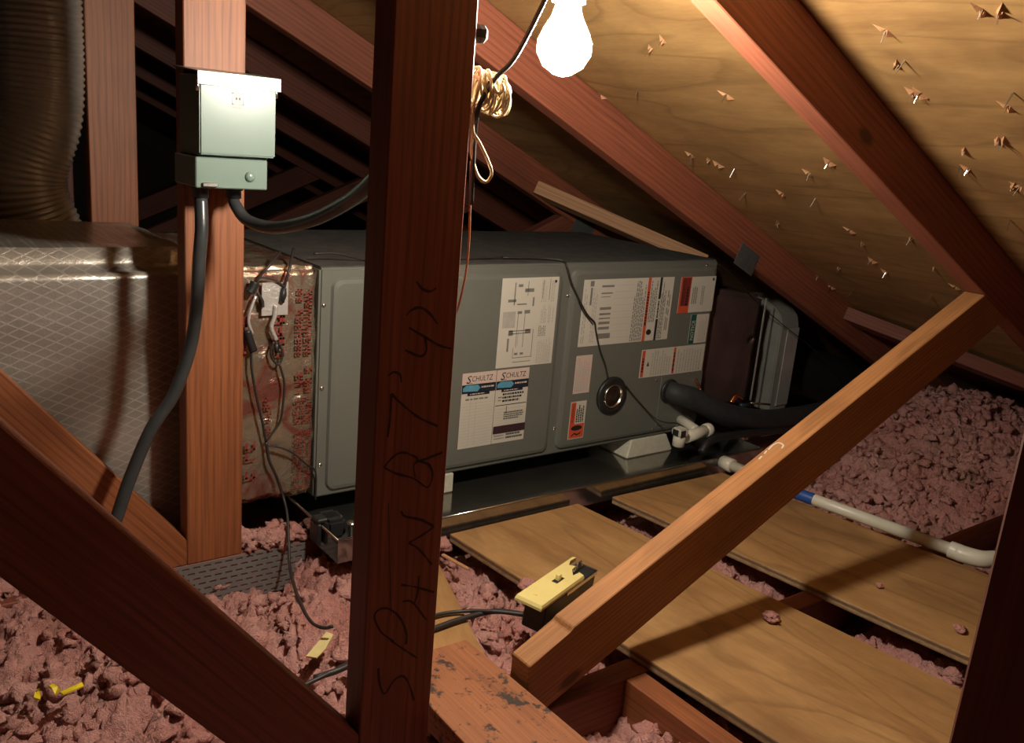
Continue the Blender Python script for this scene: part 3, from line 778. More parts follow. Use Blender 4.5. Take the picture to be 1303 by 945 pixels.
# service stickers
def service(px4, used):
    o, R = sticker(px4, 'pinkpaper', label='white service sticker with SCHULTZ heading' + (' and handwritten entries' if used else ' and blank ruled table'))
    p = Print()
    p.quad('paper', 0, 0, 1, .715)
    p.text('inkdark', 'S', .12, .868, .27, .965, shear=0.2); p.text('inkdark', 'CHULTZ', .28, .885, .90, .955, shear=0.1)
    p.quad('inkdark', .12, .862, .30, .868)
    p.quad('navy', 0, .735, 1, .85); p.quad('navy', .17, .70, .83, .74)
    p.poly('lightblue', [(.03, .765), (.46, .752), (.54, .80), (.46, .838), (.12, .842), (.03, .81)])
    p.lines('pinkpaper', .57, .785, .95, .815, 1, 8, fill=.7, word=.16, skip=0)
    p.lines('pinkpaper', .24, .712, .78, .728, 1, 9, fill=.7, word=.12, skip=0)
    if not used:
        p.lines('ink', .12, .64, .92, .665, 1, 10, fill=.8, word=.12, skip=0)
        for k in range(15): p.quad('inkpale', .02, .04 + .04 * k, .98, .0425 + .04 * k)
        for u in (.27, .44): p.quad('inkpale', u, .03, u + .008, .63)
    else:
        p.quad('inkdark', .02, .515, .98, .525)
        for k in range(6): p.quad('inkpale', .06, .27 + .04 * k, .96, .2725 + .04 * k)
        p.lines('inkdark', .22, .545, .95, .68, 3, 12, fill=.6, word=.07, skip=0)
        p.lines('ink', .08, .56, .2, .64, 2, 13, fill=.4, word=.3, skip=0)
        p.lines('inkdark', .30, .28, .96, .42, 5, 14, fill=.6, word=.05, skip=.1); p.quad('inkdark', .36, .40, .38, .50)
        p.quad('maroon', 0, .135, 1, .24); p.lines('inkpale', .2, .155, .8, .22, 2, 15, fill=.4, word=.07, skip=0)
        p.lines('inkdark', .42, .03, .95, .12, 2, 16, fill=.6, word=.06, skip=0); p.lines('ink', .04, .03, .38, .11, 2, 17, fill=.3, word=.1, skip=0)
    p.build(*R, o)
service([(589.4, 474.6), (632, 471), (625, 564.6), (582.3, 571)], False)
service([(632.8, 470.3), (673.8, 466.7), (666.3, 557.3), (626, 564)], True)
# large information sheet
o, R = sticker([(744.3, 355), (858.6, 351.9), (849, 430.7), (735.3, 440.8)], 'paper', label='large information sheet with grey text columns, an orange stripe and a black stripe')
p = Print()
p.lines('inkpale', .02, .05, .06, .95, 2, 20, rot=True); p.quad('ink', .065, .90, .105, .98); p.quad('ink', .075, .62, .095, .88)
p.lines('inkpale', .11, .05, .16, .95, 3, 21, rot=True, word=.06)
for k, (v0, v1, w) in enumerate(((.88, .91, .13), (.78, .80, .12), (.73, .74, .10), (.54, .58, .12), (.46, .49, .12), (.40, .42, .12), (.32, .36, .12), (.24, .28, .12), (.10, .18, .14))):
    p.quad('ink', .19, v0, .19 + w, v1)
for k in range(9): p.quad('inkpale', .34, .10 + .1 * k, .54, .104 + .1 * k)
p.lines('ink', .555, .02, .69, .97, 7, 22, rot=True, fill=.55, word=.05, skip=0)
p.quad('orange', .695, 0, .728, 1); p.lines('inkdark', .702, .25, .722, .8, 1, 23, rot=True, fill=.9, word=.07, skip=0)
p.lines('ink', .74, .30, .82, .98, 4, 24, rot=True, fill=.55, word=.06, skip=.1); p.poly('inkdark', [(.765 + .03 * math.cos(a), .14 + .045 * math.sin(a)) for a in [math.pi * k / 8 for k in range(16)]])
p.quad('inkdark', .832, .66, .858, 1); p.quad('inkdark', .832, 0, .858, .34); p.lines('inkdark', .836, .36, .854, .64, 1, 25, rot=True, fill=.8, word=.1, skip=0)
p.lines('ink', .868, .02, .925, .97, 4, 26, rot=True, fill=.6, word=.05, skip=0)
p.lines('ink', .945, .15, .985, .85, 2, 27, rot=True, fill=.5, word=.2, skip=0)
p.build(*R, o)
# small warning, top right
o, R = sticker([(867.4, 351.7), (911.4, 351), (906, 395.4), (862.2, 397.6)], 'paper', label='white sticker with broad orange-red warning band')
p = Print(); p.quad('orange', 0, 0, .30, 1); p.quad('redink', .05, .2, .28, .98); p.text('inkdark', 'WARNING', .07, .22, .15, .92, rot=True); p.lines('inkdark', .19, .2, .26, .9, 1, 28, rot=True, fill=.8, word=.1, skip=0)
p.lines('ink', .36, .25, .52, .8, 3, 29, rot=True, fill=.5, word=.06, skip=0); p.lines('ink', .62, .2, .72, .88, 2, 30, rot=True, fill=.4, word=.07, skip=0); p.quad('inkdark', .90, .88, .95, .95)
p.build(*R, o)
# notice column
o, R = sticker([(880, 400), (902.5, 398.3), (898.4, 433.8), (875.5, 437)], 'paper', label='narrow sticker with teal NOTICE strip')
p = Print(); p.quad('teal', 0, 0, .30, 1); p.text('paper', 'NOTICE', .07, .12, .24, .80, rot=True); p.lines('inkpale', .40, .06, .95, .94, 5, 31, rot=True, fill=.4, word=.08)
p.build(*R, o)
# warning strip below it
o, R = sticker([(817, 447), (898, 434.5), (893.3, 469.4), (813.3, 481.6)], 'paper', label='wide white sticker with two narrow orange bars')
p = Print(); p.quad('orange', .01, .03, .055, .97); p.lines('inkdark', .018, .2, .05, .85, 1, 32, rot=True, fill=.8, word=.12, skip=0)
p.poly('inkdark', [(.09, .40), (.13, .40), (.11, .58)]); p.lines('inkpale', .16, .06, .47, .95, 8, 33, rot=True, fill=.45, word=.08, skip=0)
p.quad('orange', .495, .03, .53, .97); p.lines('inkdark', .50, .1, .525, .9, 1, 34, rot=True, fill=.8, word=.12, skip=0); p.lines('inkpale', .56, .05, .97, .95, 9, 35, rot=True, fill=.45, word=.08, skip=0)
p.build(*R, o)
# rating plate and red warning
o, R = sticker([(734.3, 451.7), (755, 451), (749, 499), (729, 500)], 'pinkpaper', label='small plain rating label')
p = Print(); p.lines('inkpale', .08, .06, .92, .95, 8, 36, rot=True, fill=.4, word=.06); p.build(*R, o)
o, R = sticker([(727.7, 510.4), (747.3, 509.2), (741.4, 556.6), (722, 558)], 'paper', label='small orange warning sticker with black hand symbol')
p = Print(); p.quad('orange', .03, .02, .97, .40); p.quad('orange', .03, .40, .34, .98); p.text('inkdark', 'WARNING', .10, .44, .26, .94, rot=True)
p.lines('inkdark', .40, .44, .92, .95, 4, 37, rot=True, fill=.6, word=.08, skip=0)
p.poly('inkdark', [(.5 + .36 * math.cos(a), .29 + .07 * math.sin(a)) for a in [math.pi * k / 8 for k in range(16)]])
p.poly('inkdark', [(.15, .08), (.22, .07), (.40, .13), (.55, .08), (.80, .13), (.78, .16), (.55, .12), (.40, .17), (.22, .11)])
p.build(*R, o)
# round access port
pc = on_y(777.6, 502, FY)
lathe('port_ring', [(0, 0.045), (0.004, 0.0455), (0.008, 0.043), (0.009, 0.030), (0.006, 0.028)], pc, pc + Vector((0, -1, 0)), MAT['black'], ah, 32)
lathe('port_trim', [(0.0055, 0.0285), (0.0105, 0.0285), (0.0115, 0.0270), (0.0105, 0.0255), (0.0055, 0.0250)], pc, pc + Vector((0, -1, 0)), MAT['steel'], ah, 32)
lathe('port_glass', [(0.0058, 0.0252), (0.0072, 0.0240), (0.0078, 0.002)], pc, pc + Vector((0, -1, 0)), plain('port_glass', (0.03, 0.016, 0.012), 0.15), ah, 24)

# ------------------------------------------------------------------ drain pan, blocks
pan = thing('drain_pan', 'shallow shiny galvanised drain pan under the air handler', 'drain pan', (1.25, 1.62, 0.0006))
PX0, PX1, PY0, PY1, PH = 0.650, 1.800, 1.272, 1.968, 0.044
box('pan_floor', PX0, PX1, PY0, PY1, 0.0006, 0.0022, MAT['galv'], pan)
for nm_, a in (('front_wall', (PX0, PX1, PY0, PY0 + 0.0014)), ('back_wall', (PX0, PX1, PY1 - 0.0014, PY1)), ('end_wall', (PX0, PX0 + 0.0014, PY0 + 0.0016, PY1 - 0.0016)), ('end_wall', (PX1 - 0.0014, PX1, PY0 + 0.0016, PY1 - 0.0016))):
    box(nm_, *a, 0.0024, PH, MAT['galv'], pan)
tube('rolled_rim', [(PX0, PY0, PH), (PX1, PY0, PH)], 0.0022, MAT['galv'], pan, 8, 1)
tube('rolled_rim', [(PX0, PY0, PH), (PX0, PY1, PH)], 0.0022, MAT['galv'], pan, 8, 1)
def block(x0, x1, y0, y1, label, tilt=0.0):
    bm = bmesh.new(); c = Vector(((x0 + x1) / 2, (y0 + y1) / 2, 0.0024)); h = AZ0 - 0.0026
    bm_box(bm, x0 - c.x, x1 - c.x, y0 - c.y, y1 - c.y, 0, h, 0.003)
    for v in bm.verts:
        if v.co.z > h / 2: v.co.x *= 1 - tilt; v.co.y *= 1 - tilt * 0.4
        v.co += Vector((random.uniform(-1, 1), random.uniform(-1, 1), 0)) * 0.0008
    return tag(link('support_block', bm_mesh('support_block', bm), MAT['foamblock'], None, c), label, 'block')
block(0.935, 1.004, 1.450, 1.60, 'white support block near the plain left end of the air handler')
block(1.500, 1.660, 1.440, 1.60, 'wide pale tapered support block below the drain trap', 0.22)
# overflow switch clipped to the pan corner
fs = thing('overflow_switch', 'black overflow switch with bright bolt clipped on the pan corner', 'switch', (0.668, 1.33, 0.02))
box('clip', 0.640, 0.6475, 1.33, 1.365, 0.010, 0.050, MAT['black'], fs, 0.002)
box('body', 0.6525, 0.690, 1.318, 1.372, 0.022, 0.058, MAT['black'], fs, 0.006, 2)
box('bracket', 0.640, 0.690, 1.333, 1.36, 0.050, 0.058, MAT['black'], fs, 0.002)
lathe('bolt', [(0, 0.006), (0.030, 0.006), (0.031, 0.009), (0.036, 0.009)], (0.690, 1.302, 0.022), (0.690, 1.302, 1), MAT['steel'], fs, 10)
lathe('float', [(0, 0.012), (0.002, 0.015), (0.016, 0.015), (0.018, 0.012)], (0.690, 1.302, 0.0024), (0.690, 1.302, 1), MAT['black'], fs, 14)

# ------------------------------------------------------------------ ducts
def wrapped_box(name, x0, x1, y0, y1, z0, z1, rad, mat, parent=None, amp=0.004, step=0.014, seed=0, freq=14):
    """box with rounded long edges and a slightly slack wrapped skin"""
    def axis_pts(a, b): return max(2, int((b - a) / step))
    bm = bmesh.new(); bm_box(bm, x0, x1, y0, y1, z0, z1, rad, 3)
    bmesh.ops.subdivide_edges(bm, edges=[e for e in bm.edges if e.calc_length() > step * 2], cuts=min(44, axis_pts(0, max(x1 - x0, z1 - z0))), use_grid_fill=True)
    bmesh.ops.recalc_face_normals(bm, faces=bm.faces); bm.normal_update()
    c = Vector(((x0 + x1) / 2, (y0 + y1) / 2, z0))
    mv = []
    for v in bm.verts:
        q = v.co + Vector((seed, 0, 0))
        mv.append(v.normal * amp * (noise.noise(q * freq) + 0.5 * noise.noise(q * freq * 2.7)))
    for v, d in zip(bm.verts, mv): v.co += d; v.co -= c
    me = bm_mesh(name, bm)
    return link(name, me, mat, parent, rel(c, parent) if parent is not None else c, smooth=True)
duct = wrapped_box('trunk_duct', -0.62, 0.500, 1.470, 1.885, -0.030, 0.512, 0.035, MAT['foil'], amp=0.004, step=0.02, freq=7)
tag(duct, 'large rectangular duct wrapped in silver diamond-scrim foil', 'duct')
plen = thing('supply_plenum', 'plenum wrapped in crinkled foil with red print between post and air handler', 'duct', (0.60, 1.67, 0.055))
wrapped_box('foil_wrap', 0.5075, 0.6825, 1.449, 1.89, 0.058, 0.487, 0.008, MAT['kraft'], plen, amp=0.0045, step=0.008, seed=5, freq=26)
# red print on the wrap, too crumpled to read: rows of letter-like strokes
def glyph_rows(cols, seed):
    r = random.Random(seed); vs, fs = [], []
    def q(x0, z0, x1, z1):
        n = len(vs); vs.extend([(x0, 0, z0), (x1, 0, z0), (x1, 0, z1), (x0, 0, z1)]); fs.append((n, n + 1, n + 2, n + 3))
    for x0, x1, z0, z1, rows in cols:
        w = (x1 - x0) / rows
        for k in range(rows):
            z = z0
            while z < z1:
                L = w * 0.62; a = x0 + k * w; b = a + w * 0.72; st = w * 0.16
                q(a, z, b, z + st)
                if r.random() < .7: q(a, z, a + st, z + L)
                if r.random() < .6: q(b - st, z, b, z + L)
                if r.random() < .6: q((a + b) / 2, z, (a + b) / 2 + st, z + L)
                if r.random() < .5: q(a, z + L - st, b, z + L)
                z += L * (1.25 if r.random() < .85 else 2.2)
    return vs, fs
vs, fs_ = glyph_rows([(0.640, 0.676, 0.075, 0.185, 4), (0.640, 0.676, 0.205, 0.255, 3), (0.642, 0.676, 0.262, 0.30, 2), (0.585, 0.600, 0.19, 0.25, 1), (0.535, 0.548, 0.19, 0.27, 1), (0.55, 0.575, 0.11, 0.165, 1), (0.60, 0.625, 0.33, 0.42, 1), (0.64, 0.672, 0.33, 0.45, 2), (0.53, 0.56, 0.34, 0.40, 1)], 4)
link('red_print', mesh('red_print', [Vector((x, 1.4405, z)) - plen.location for x, y, z in vs], fs_), MAT['redink'], plen)['kind'] = 'stuff'
box('foil_patch', 0.575, 0.622, 1.4375, 1.4400, 0.405, 0.462, MAT['tape'], plen, 0.0005)
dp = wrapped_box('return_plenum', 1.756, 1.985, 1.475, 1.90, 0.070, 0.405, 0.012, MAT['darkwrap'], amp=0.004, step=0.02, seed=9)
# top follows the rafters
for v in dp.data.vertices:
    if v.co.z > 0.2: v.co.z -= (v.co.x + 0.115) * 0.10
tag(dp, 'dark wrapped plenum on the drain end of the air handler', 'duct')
tp = thing('foil_seam', 'thin foil seam along the dark plenum corner', 'tape', (1.985, 1.475, 0.08)) if False else None
seam = box('foil_tape_seam', 1.9845, 1.9895, 1.4690, 1.4710, 0.09, 0.375, MAT['tape'], None)
seam.parent = dp; seam.location = seam.location - dp.location
# arched foil boot beyond it
boot = thing('duct_boot', 'upright foil wrapped duct boot with arched top beyond the dark plenum', 'duct', (2.16, 1.62, 0.0))
def boot_mesh():
    x0, x1 = 2.125, 2.205; ya, yb, r = 1.505, 1.745, 0.10
    prof = [(ya, 0.03)]
    zt = 0.352
    for k in range(9):
        a = math.pi - (math.pi * k / 8)
        prof.append(((ya + yb) / 2 + (yb - ya) / 2 * math.cos(a), zt - 0.07 + 0.07 * math.sin(a)))
    prof.append((yb, 0.03))
    vs, fs = [], []
    n = len(prof)
    for x in (x0, x1):
        vs += [Vector((x, y, z)) for y, z in prof]
    fs.append(tuple(range(n))); fs.append(tuple(range(n, 2 * n))[::-1])
    for i in range(n): fs.append((i, n + i, n + (i + 1) % n, (i + 1) % n))
    me = mesh('boot', [v - boot.location for v in vs], fs)
    bm = bmesh.new(); bm.from_mesh(me); bmesh.ops.recalc_face_normals(bm, faces=bm.faces)
    bmesh.ops.bevel(bm, geom=bm.edges[:], offset=0.003, segments=2, affect='EDGES'); bm.to_mesh(me); bm.free()
    return me
link('boot_shell', boot_mesh(), MAT['dullfoil'], boot)
box('foil_strip', 2.150, 2.204, 1.5005, 1.5040, 0.045, 0.275, MAT['tape'], boot, 0.001)

bd = tube('flex_duct', [(2.30, 1.68, 0.10), (2.42, 1.66, 0.09), (2.56, 1.63, 0.06), (2.68, 1.60, 0.02)], 0.080, MAT['black'], None, 24)
tag(bd, 'black plastic covered duct lying in the dark behind the brace', 'duct')

# corrugated flex ducts
def corrugated(name, path, r, pitch, mat, parent=None, n=28, amp=0.002):
    pts = smooth_path(path, 14)
    # resample evenly
    d = [0]
    for a, b in zip(pts, pts[1:]): d.append(d[-1] + (b - a).length)
    m = int(d[-1] / (pitch / 4)); out = []
    j = 0
    for k in range(m + 1):
        s = d[-1] * k / m
        while j < len(d) - 2 and d[j + 1] < s: j += 1
        t = (s - d[j]) / max(1e-9, d[j + 1] - d[j]); out.append(pts[j].lerp(pts[j + 1], min(1, t)))
    L = d[-1]
    o0 = out[0].copy()
    v, f = tube_data([q - o0 for q in out], lambda t: r + amp * math.sin(2 * math.pi * t * L / pitch), n)
    return link(name, mesh(name, v, f), mat, parent, rel(o0, parent), smooth=True)
fd = thing('flex_duct', 'silver corrugated flexible duct rising beside the post behind the foil duct', 'duct', (0.335, 1.985, 0.40))
corrugated('flex_hose', [(0.372, 1.99, 0.30), (0.350, 1.99, 0.44), (0.318, 1.99, 0.54), (0.318, 1.99, 0.60), (0.345, 1.99, 0.69), (0.353, 1.99, 0.78), (0.353, 1.99, 0.92), (0.352, 1.99, 1.16)], 0.074, 0.0115, MAT['flex'], fd)
fd2 = corrugated('flex_duct', [(0.225, 2.02, 0.60), (0.12, 2.02, 0.60), (-0.10, 2.02, 0.68), (-0.30, 2.02, 0.84)], 0.070, 0.013, MAT['flex'])
tag(fd2, 'short silver flexible duct branching sideways from the upright one', 'duct')

# ------------------------------------------------------------------ disconnect box on the orange post
db = thing('disconnect_box', 'pale grey metal disconnect box screwed to the orange post', 'electrical box', (0.474, 1.33, CH - 0.107))
zb = lambda z: z + CH
BY = 1.284
box('lower_housing', 0.4155, 0.5195, BY, T2 - 0.0006, zb(-0.1065), zb(-0.0640), MAT['boxgrey'], db, 0.0015)
box('upper_housing', 0.4230, 0.5250, BY + 0.012, T2 - 0.0006, zb(-0.0635), zb(0.047), MAT['boxgrey'], db, 0.001)
box('cover', 0.4195, 0.5285, BY - 0.006, BY + 0.0115, zb(-0.0600), zb(0.040), MAT['boxgrey'], db, 0.002, 2)
# hood: top plate with a front lip
bm = bmesh.new()
x0, x1 = 0.4155, 0.5335
pr = [(T2 - 0.0008, 0.058), (BY - 0.010, 0.0505), (BY - 0.0105, 0.0330), (BY - 0.0085, 0.0330), (BY - 0.0080, 0.0485), (T2 - 0.0008, 0.0555)]
A = [bm.verts.new((x0 - db.location.x, y - db.location.y, zb(z) - db.location.z)) for y, z in pr]
B = [bm.verts.new((x1 - db.location.x, y - db.location.y, zb(z) - db.location.z)) for y, z in pr]
bm.faces.new(A); bm.faces.new(B[::-1])
for i in range(len(pr)): bm.faces.new((A[i], B[i], B[(i + 1) % len(pr)], A[(i + 1) % len(pr)]))
link('hood', bm_mesh('hood', bm), MAT['boxgrey'], db)
pk = on_y(318.5, 224.5, BY)
lathe('knockout', [(0, 0.0075), (0.002, 0.0072), (0.004, 0.004), (0.0045, 0.001)], pk, pk + Vector((0, -1, 0)), MAT['boxgrey'], db, 16)
for xx, zz in ((0.4180, 0.024), (0.5300, 0.024)):
    lathe('hinge_pin', [(0, 0.0028), (0.014, 0.0028)], (xx, BY - 0.002, zb(zz)), (xx, BY - 0.002, zb(zz) + 1), MAT['steel'], db, 8)
pe = on_y(303.5, 128, BY - 0.0064)
em = Print()
em.quad('inkpale', 0, .25, .08, 1); em.quad('inkpale', .92, .25, 1, 1); em.quad('inkpale', 0, .92, 1, 1); em.quad('inkpale', 0, .25, 1, .32); em.quad('inkpale', .3, .4, .42, .85); em.quad('inkpale', .58, .4, .7, .85); em.quad('inkpale', .3, .58, .7, .68); em.lines('inkpale', .05, 0, .95, .15, 1, 3, fill=.8, word=.15, skip=0)
cover = [c for c in db.children if c.name.startswith('cover')][0]
em.build(pe.x - 0.0085, pe.x + 0.0085, pe.z - 0.011, pe.z + 0.011, BY - 0.0060, cover)
box('latch', 0.424, 0.446, BY - 0.004, BY - 0.0003, zb(-0.1045), zb(-0.0985), MAT['steel'], db, 0.001)
for xx in (0.436, 0.484):
    lathe('cable_clamp', [(0, 0.014), (0.004, 0.014), (0.004, 0.0115), (0.016, 0.0115)], (xx, 1.325, zb(-0.107)), (xx, 1.325, -1), MAT['black'], db, 14)

def cable(name, pts, r, mat, label, cat='cable', n=8, group=None):
    o = tube(name, pts, r, mat, None, n)
    return tag(o, label, cat, group)
cable('flexible_conduit', [(0.436, 1.325, zb(-0.124)), on_y(257, 290, 1.315), on_y(254, 330, 1.315), on_y(251, 385, 1.318), on_y(243, 440, 1.320), on_y(222, 500, 1.320), on_y(193, 545, 1.318), on_y(167, 605, 1.312), on_y(150, 655, 1.300), on_y(128, 720, 1.285)], 0.0095, MAT['conduit'], 'thick black flexible conduit dropping from the disconnect box past the orange post', n=12)
cable('flexible_conduit', [(0.484, 1.325, zb(-0.124)), on_y(301, 262, 1.315), on_y(316, 280, 1.29), on_y(350, 289, 1.23), on_y(395, 280, 1.14), on_y(440, 258, 1.05), on_y(472, 233, 0.97), on_y(510, 190, 0.90), on_y(540, 120, 0.86), on_y(545, 20, 0.84), on_y(548, -120, 0.835)], lambda t: 0.0085 + 0.002 * t, MAT['conduit'], 'thick black flexible conduit swooping from the disconnect box towards the handwritten post', n=12)

# ------------------------------------------------------------------ lamp: bare bulb on a dark cord
lamp = thing('bare_bulb_lamp', 'bare glowing bulb hanging on a dark cord beside the handwritten post', 'lamp', (LAMP.x, LAMP.y, LAMP.z - 0.032))
bp = [(-0.032, 0.002), (-0.030, 0.010), (-0.022, 0.022), (-0.008, 0.030), (0.004, 0.030), (0.016, 0.025), (0.030, 0.017), (0.042, 0.0135)]
lathe('bulb', bp, LAMP, LAMP + Vector((0, 0, 1)), MAT['bulb'], lamp, 28)
lathe('socket', [(0.043, 0.015), (0.044, 0.019), (0.085, 0.018), (0.095, 0.008)], LAMP, LAMP + Vector((0, 0, 1)), MAT['black'], lamp, 20)
tube('cord', [LAMP + Vector((0, 0, 0.09)), LAMP + Vector((-0.008, -0.008, 0.112)), LAMP + Vector((-0.036, -0.024, 0.070)), on_y(660, 66, 0.775), on_y(632, 98, 0.775), on_y(611, 132, 0.778), on_y(605, 165, 0.790), on_y(602, 215, 0.789), on_y(600, 260, 0.789)], 0.0026, MAT['wire'], lamp)

# coil of cream cable hung on the same post
coil = thing('cable_coil', 'bundled coil of cream cable hanging on the handwritten post', 'cable', (0.54, 0.79, 0.70))
pts = []
rr = random.Random(3)
c0 = on_y(618, 113, 0.789)
N = 19
for k in range(N * 10):
    a = 2 * math.pi * k / 10; ww = k / (N * 10)
    pts.append(c0 + Vector(((ww - 0.40) * 0.038 + 0.004 * math.sin(a * 1.3), 0.014 * math.cos(a) * (1 + 0.2 * math.sin(k * .7)), 0.017 * math.sin(a) * (1 + 0.25 * math.sin(k * .37)) - 0.006 * ww)))
tube('winding', pts, 0.0015, MAT['cream'], coil, 6, 3)
tube('loop', [on_y(604, 130, 0.785), on_y(602, 165, 0.784), on_y(610, 180, 0.782), on_y(621, 203, 0.782), on_y(626, 220, 0.783), on_y(619, 231, 0.785), on_y(608, 222, 0.787), on_y(601, 195, 0.79), on_y(603, 165, 0.791)], 0.0019, MAT['cream'], coil, 6)
tube('tail', [on_y(628, 108, 0.775), on_y(634, 118, 0.770), on_y(641, 114, 0.768), on_y(639, 106, 0.77)], 0.0019, MAT['cream'], coil, 6)
tube('tail', [on_y(599.5, 205, 0.800), on_y(598.5, 270, 0.802), on_y(595, 335, 0.803), on_y(584, 388, 0.803), on_y(570, 420, 0.8125)], 0.0013, MAT['brownwire'], coil, 6)
bt = box('tape_wrap', 0.5232, 0.540, 0.772, 0.803, zb(0.086), zb(0.104), MAT['dust'], coil, 0.005)

# ------------------------------------------------------------------ control wires on the printed plenum
W = 1.433
def wires(name, label, runs, group=None):
    root = thing(name, label, 'wire', Vector(on_y(*runs[0][1][0][:2], W)), group)
    for nm_, pts, r, mat in runs:
        P = [on_y(q[0], q[1], q[2] if len(q) > 2 else W) for q in pts]
        tube(nm_, P, r, MAT[mat], root, 6)
    return root
wires('control_wire', 'dark control wires with taped splices hanging on the red-printed plenum', [
    ('wire', [(358, 319, 1.47), (345, 335), (331, 352), (326, 366)], 0.0022, 'wire'), ('wire', [(374, 316, 1.47), (369, 340), (363, 362), (360, 384)], 0.0025, 'wire'),
    ('wire', [(331, 352), (345, 354), (360, 362), (364, 374), (360, 385)], 0.0018, 'wire'), ('taped_splice', [(325, 358), (322, 366), (318, 372)], 0.0075, 'black'), ('wire', [(328, 372), (334, 382), (335, 390)], 0.0028, 'wire'),
    ('taped_splice', [(362, 366), (359, 384)], 0.0045, 'black'), ('bare_foil_twist', [(352, 388), (350, 402), (346, 416), (352, 432)], 0.0040, 'tape'), ('bare_foil_twist', [(326, 376), (319, 395), (317, 410), (322, 424)], 0.0026, 'tape'),
    ('wire', [(349, 434), (345, 448), (350, 460), (356, 462), (360, 450), (356, 436)], 0.0022, 'wire'), ('taped_splice', [(352, 436), (353, 448)], 0.004, 'black'), ('taped_splice', [(315, 420), (318, 432), (323, 446)], 0.0070, 'black'),
    ('wire', [(356, 462), (362, 485), (361, 510), (357, 535), (348, 549), (340, 560)], 0.0020, 'wire'), ('wire', [(320, 445), (321, 470), (327, 505), (334, 535), (339, 562)], 0.0022, 'wire')])
wires('control_wire', 'long dark control wire trailing from the plenum down onto the pink insulation', [
    ('wire', [(339, 562), (343, 585), (352, 605), (361, 632, 1.43), (366, 655, 1.40), (368, 690, 1.36), (369, 718, 1.33), (373, 738, 1.24), (382, 765, 1.13), (396, 790, 1.05), (412, 798, 1.02), (424, 796, 1.01)], 0.0026, 'wire')])
wires('control_wire', 'short dark wire crossing from the printed plenum to the cabinet edge', [('wire', [(341, 566), (358, 569), (375, 577), (390, 590), (402, 600, 1.445), (402, 635, 1.445)], 0.0018, 'wire')])
wires('control_wire', 'black wire falling across the information sheet to the round port', [
    ('wire', [(640, 327, 1.50), (690, 328, 1.48), (716, 331, 1.455), (722, 339, 1.440), (728, 360, 1.437), (738, 382, 1.437), (748, 400, 1.437), (757, 410, 1.437), (759, 422, 1.437), (764, 445, 1.437), (771, 465, 1.437), (774, 480, 1.433)], 0.0022, 'wire'),
    ('wire', [(733, 372, 1.438), (742, 395, 1.438), (755, 412, 1.438)], 0.0012, 'wire')])
wires('control_wire', 'black wire running from the round port to the white drain trap', [('wire', [(796, 489, 1.433), (806, 502, 1.437), (820, 518, 1.437), (833, 531, 1.43), (848, 537, 1.40), (862, 538, 1.37), (874, 545, 1.345)], 0.0018, 'wire')])
wires('thin_wire', 'thin wire strung from the cabinet corner across the arched boot', [('wire', [(914, 335, 1.455), (935, 352, 1.46), (965, 385, 1.47), (1000, 415, 1.47), (1035, 443, 1.47), (1058, 470, 1.47), (1078, 502, 1.46)], 0.0012, 'wire')])
wires('loose_wire', 'loose dark wires lying along the top edge of the cabinet', [('wire', [(400, 322, 1.50), (430, 322, 1.50), (470, 330, 1.50), (540, 331, 1.50), (610, 328, 1.50), (640, 326, 1.50)], 0.0022, 'wire')])

# ------------------------------------------------------------------ refrigerant line, trap, drain pipe
rl = thing('refrigerant_line', 'thick black foam-covered refrigerant line leaving the cabinet', 'pipe', on_y(852, 497, FY))
P0 = on_y(852, 497, FY - 0.004)
tube('foam_sleeve', [P0, P0 + Vector((0.01, -0.020, -0.003)), on_y(884, 507, 1.40), on_y(925, 527, 1.375), on_y(975, 534, 1.375), on_y(1030, 527, 1.385), on_y(1090, 512, 1.40)], lambda t: 0.025 + 0.004 * min(1, t * 2), MAT['blackfoam'], rl, 16)
lathe('escutcheon', [(0, 0.031), (0.004, 0.030), (0.006, 0.024)], on_y(852, 497, FY - 0.0018), on_y(852, 497, FY - 0.0018) + Vector((0, -1, 0)), MAT['black'], rl, 20)
tube('copper_stub', [on_y(930, 512, 1.40), on_y(937, 503, 1.40), on_y(944, 507, 1.40)], 0.007, MAT['copper'], rl, 10)
tube('copper_stub', [on_y(886, 483, FY - 0.002), on_y(889, 489, 1.425), on_y(892, 496, 1.40)], 0.004, MAT['copper'], rl, 8)
tube('blue_valve', [on_y(942, 515, 1.39), on_y(956, 515, 1.39)], 0.006, MAT['navy'], rl, 10)
tube('steel_stem', [on_y(956, 512, 1.39), on_y(980, 514, 1.39)], 0.003, MAT['steel'], rl, 8)
dl = tube('drain_line', [on_y(1010, 545, 1.36), on_y(940, 552, 1.345), on_y(905, 560, 1.335), on_y(893, 575, 1.33)], 0.010, MAT['black'], None, 10)
dl.name = 'black_hose'; tag(dl, 'black hose lying below the refrigerant line', 'hose')

tr = thing('drain_trap', 'white drain fitting with black-windowed float switch on the cabinet outlet', 'pipe fitting', on_y(880, 555, 1.36))
tube('outlet_pipe', [on_y(866, 533, FY - 0.002), on_y(874, 538, 1.40), on_y(886, 546, 1.365)], 0.0115, MAT['pvc'], tr, 16)
pa, pb_ = on_y(884, 553, 1.352), on_y(901, 546, 1.352)
tube('tee_arm', [on_y(872, 556, 1.352), pb_], 0.0145, MAT['pvc'], tr, 18, 1)
dv = (pb_ - on_y(872, 556, 1.352)).normalized()
lathe('socket_collar', [(0, 0.0165), (0.014, 0.0165), (0.018, 0.015), (0.022, 0.011), (0.024, 0.004)], pb_ - dv * 0.010, pb_ + dv, MAT['pvc'], tr, 18)
pf = on_y(865, 556, 1.338)
lathe('cap', [(0, 0.010), (0.002, 0.0145), (0.026, 0.0150), (0.028, 0.013)], pf + Vector((0, 0, -0.022)), pf + Vector((0, 0, 1)), MAT['pvc'], tr, 20)
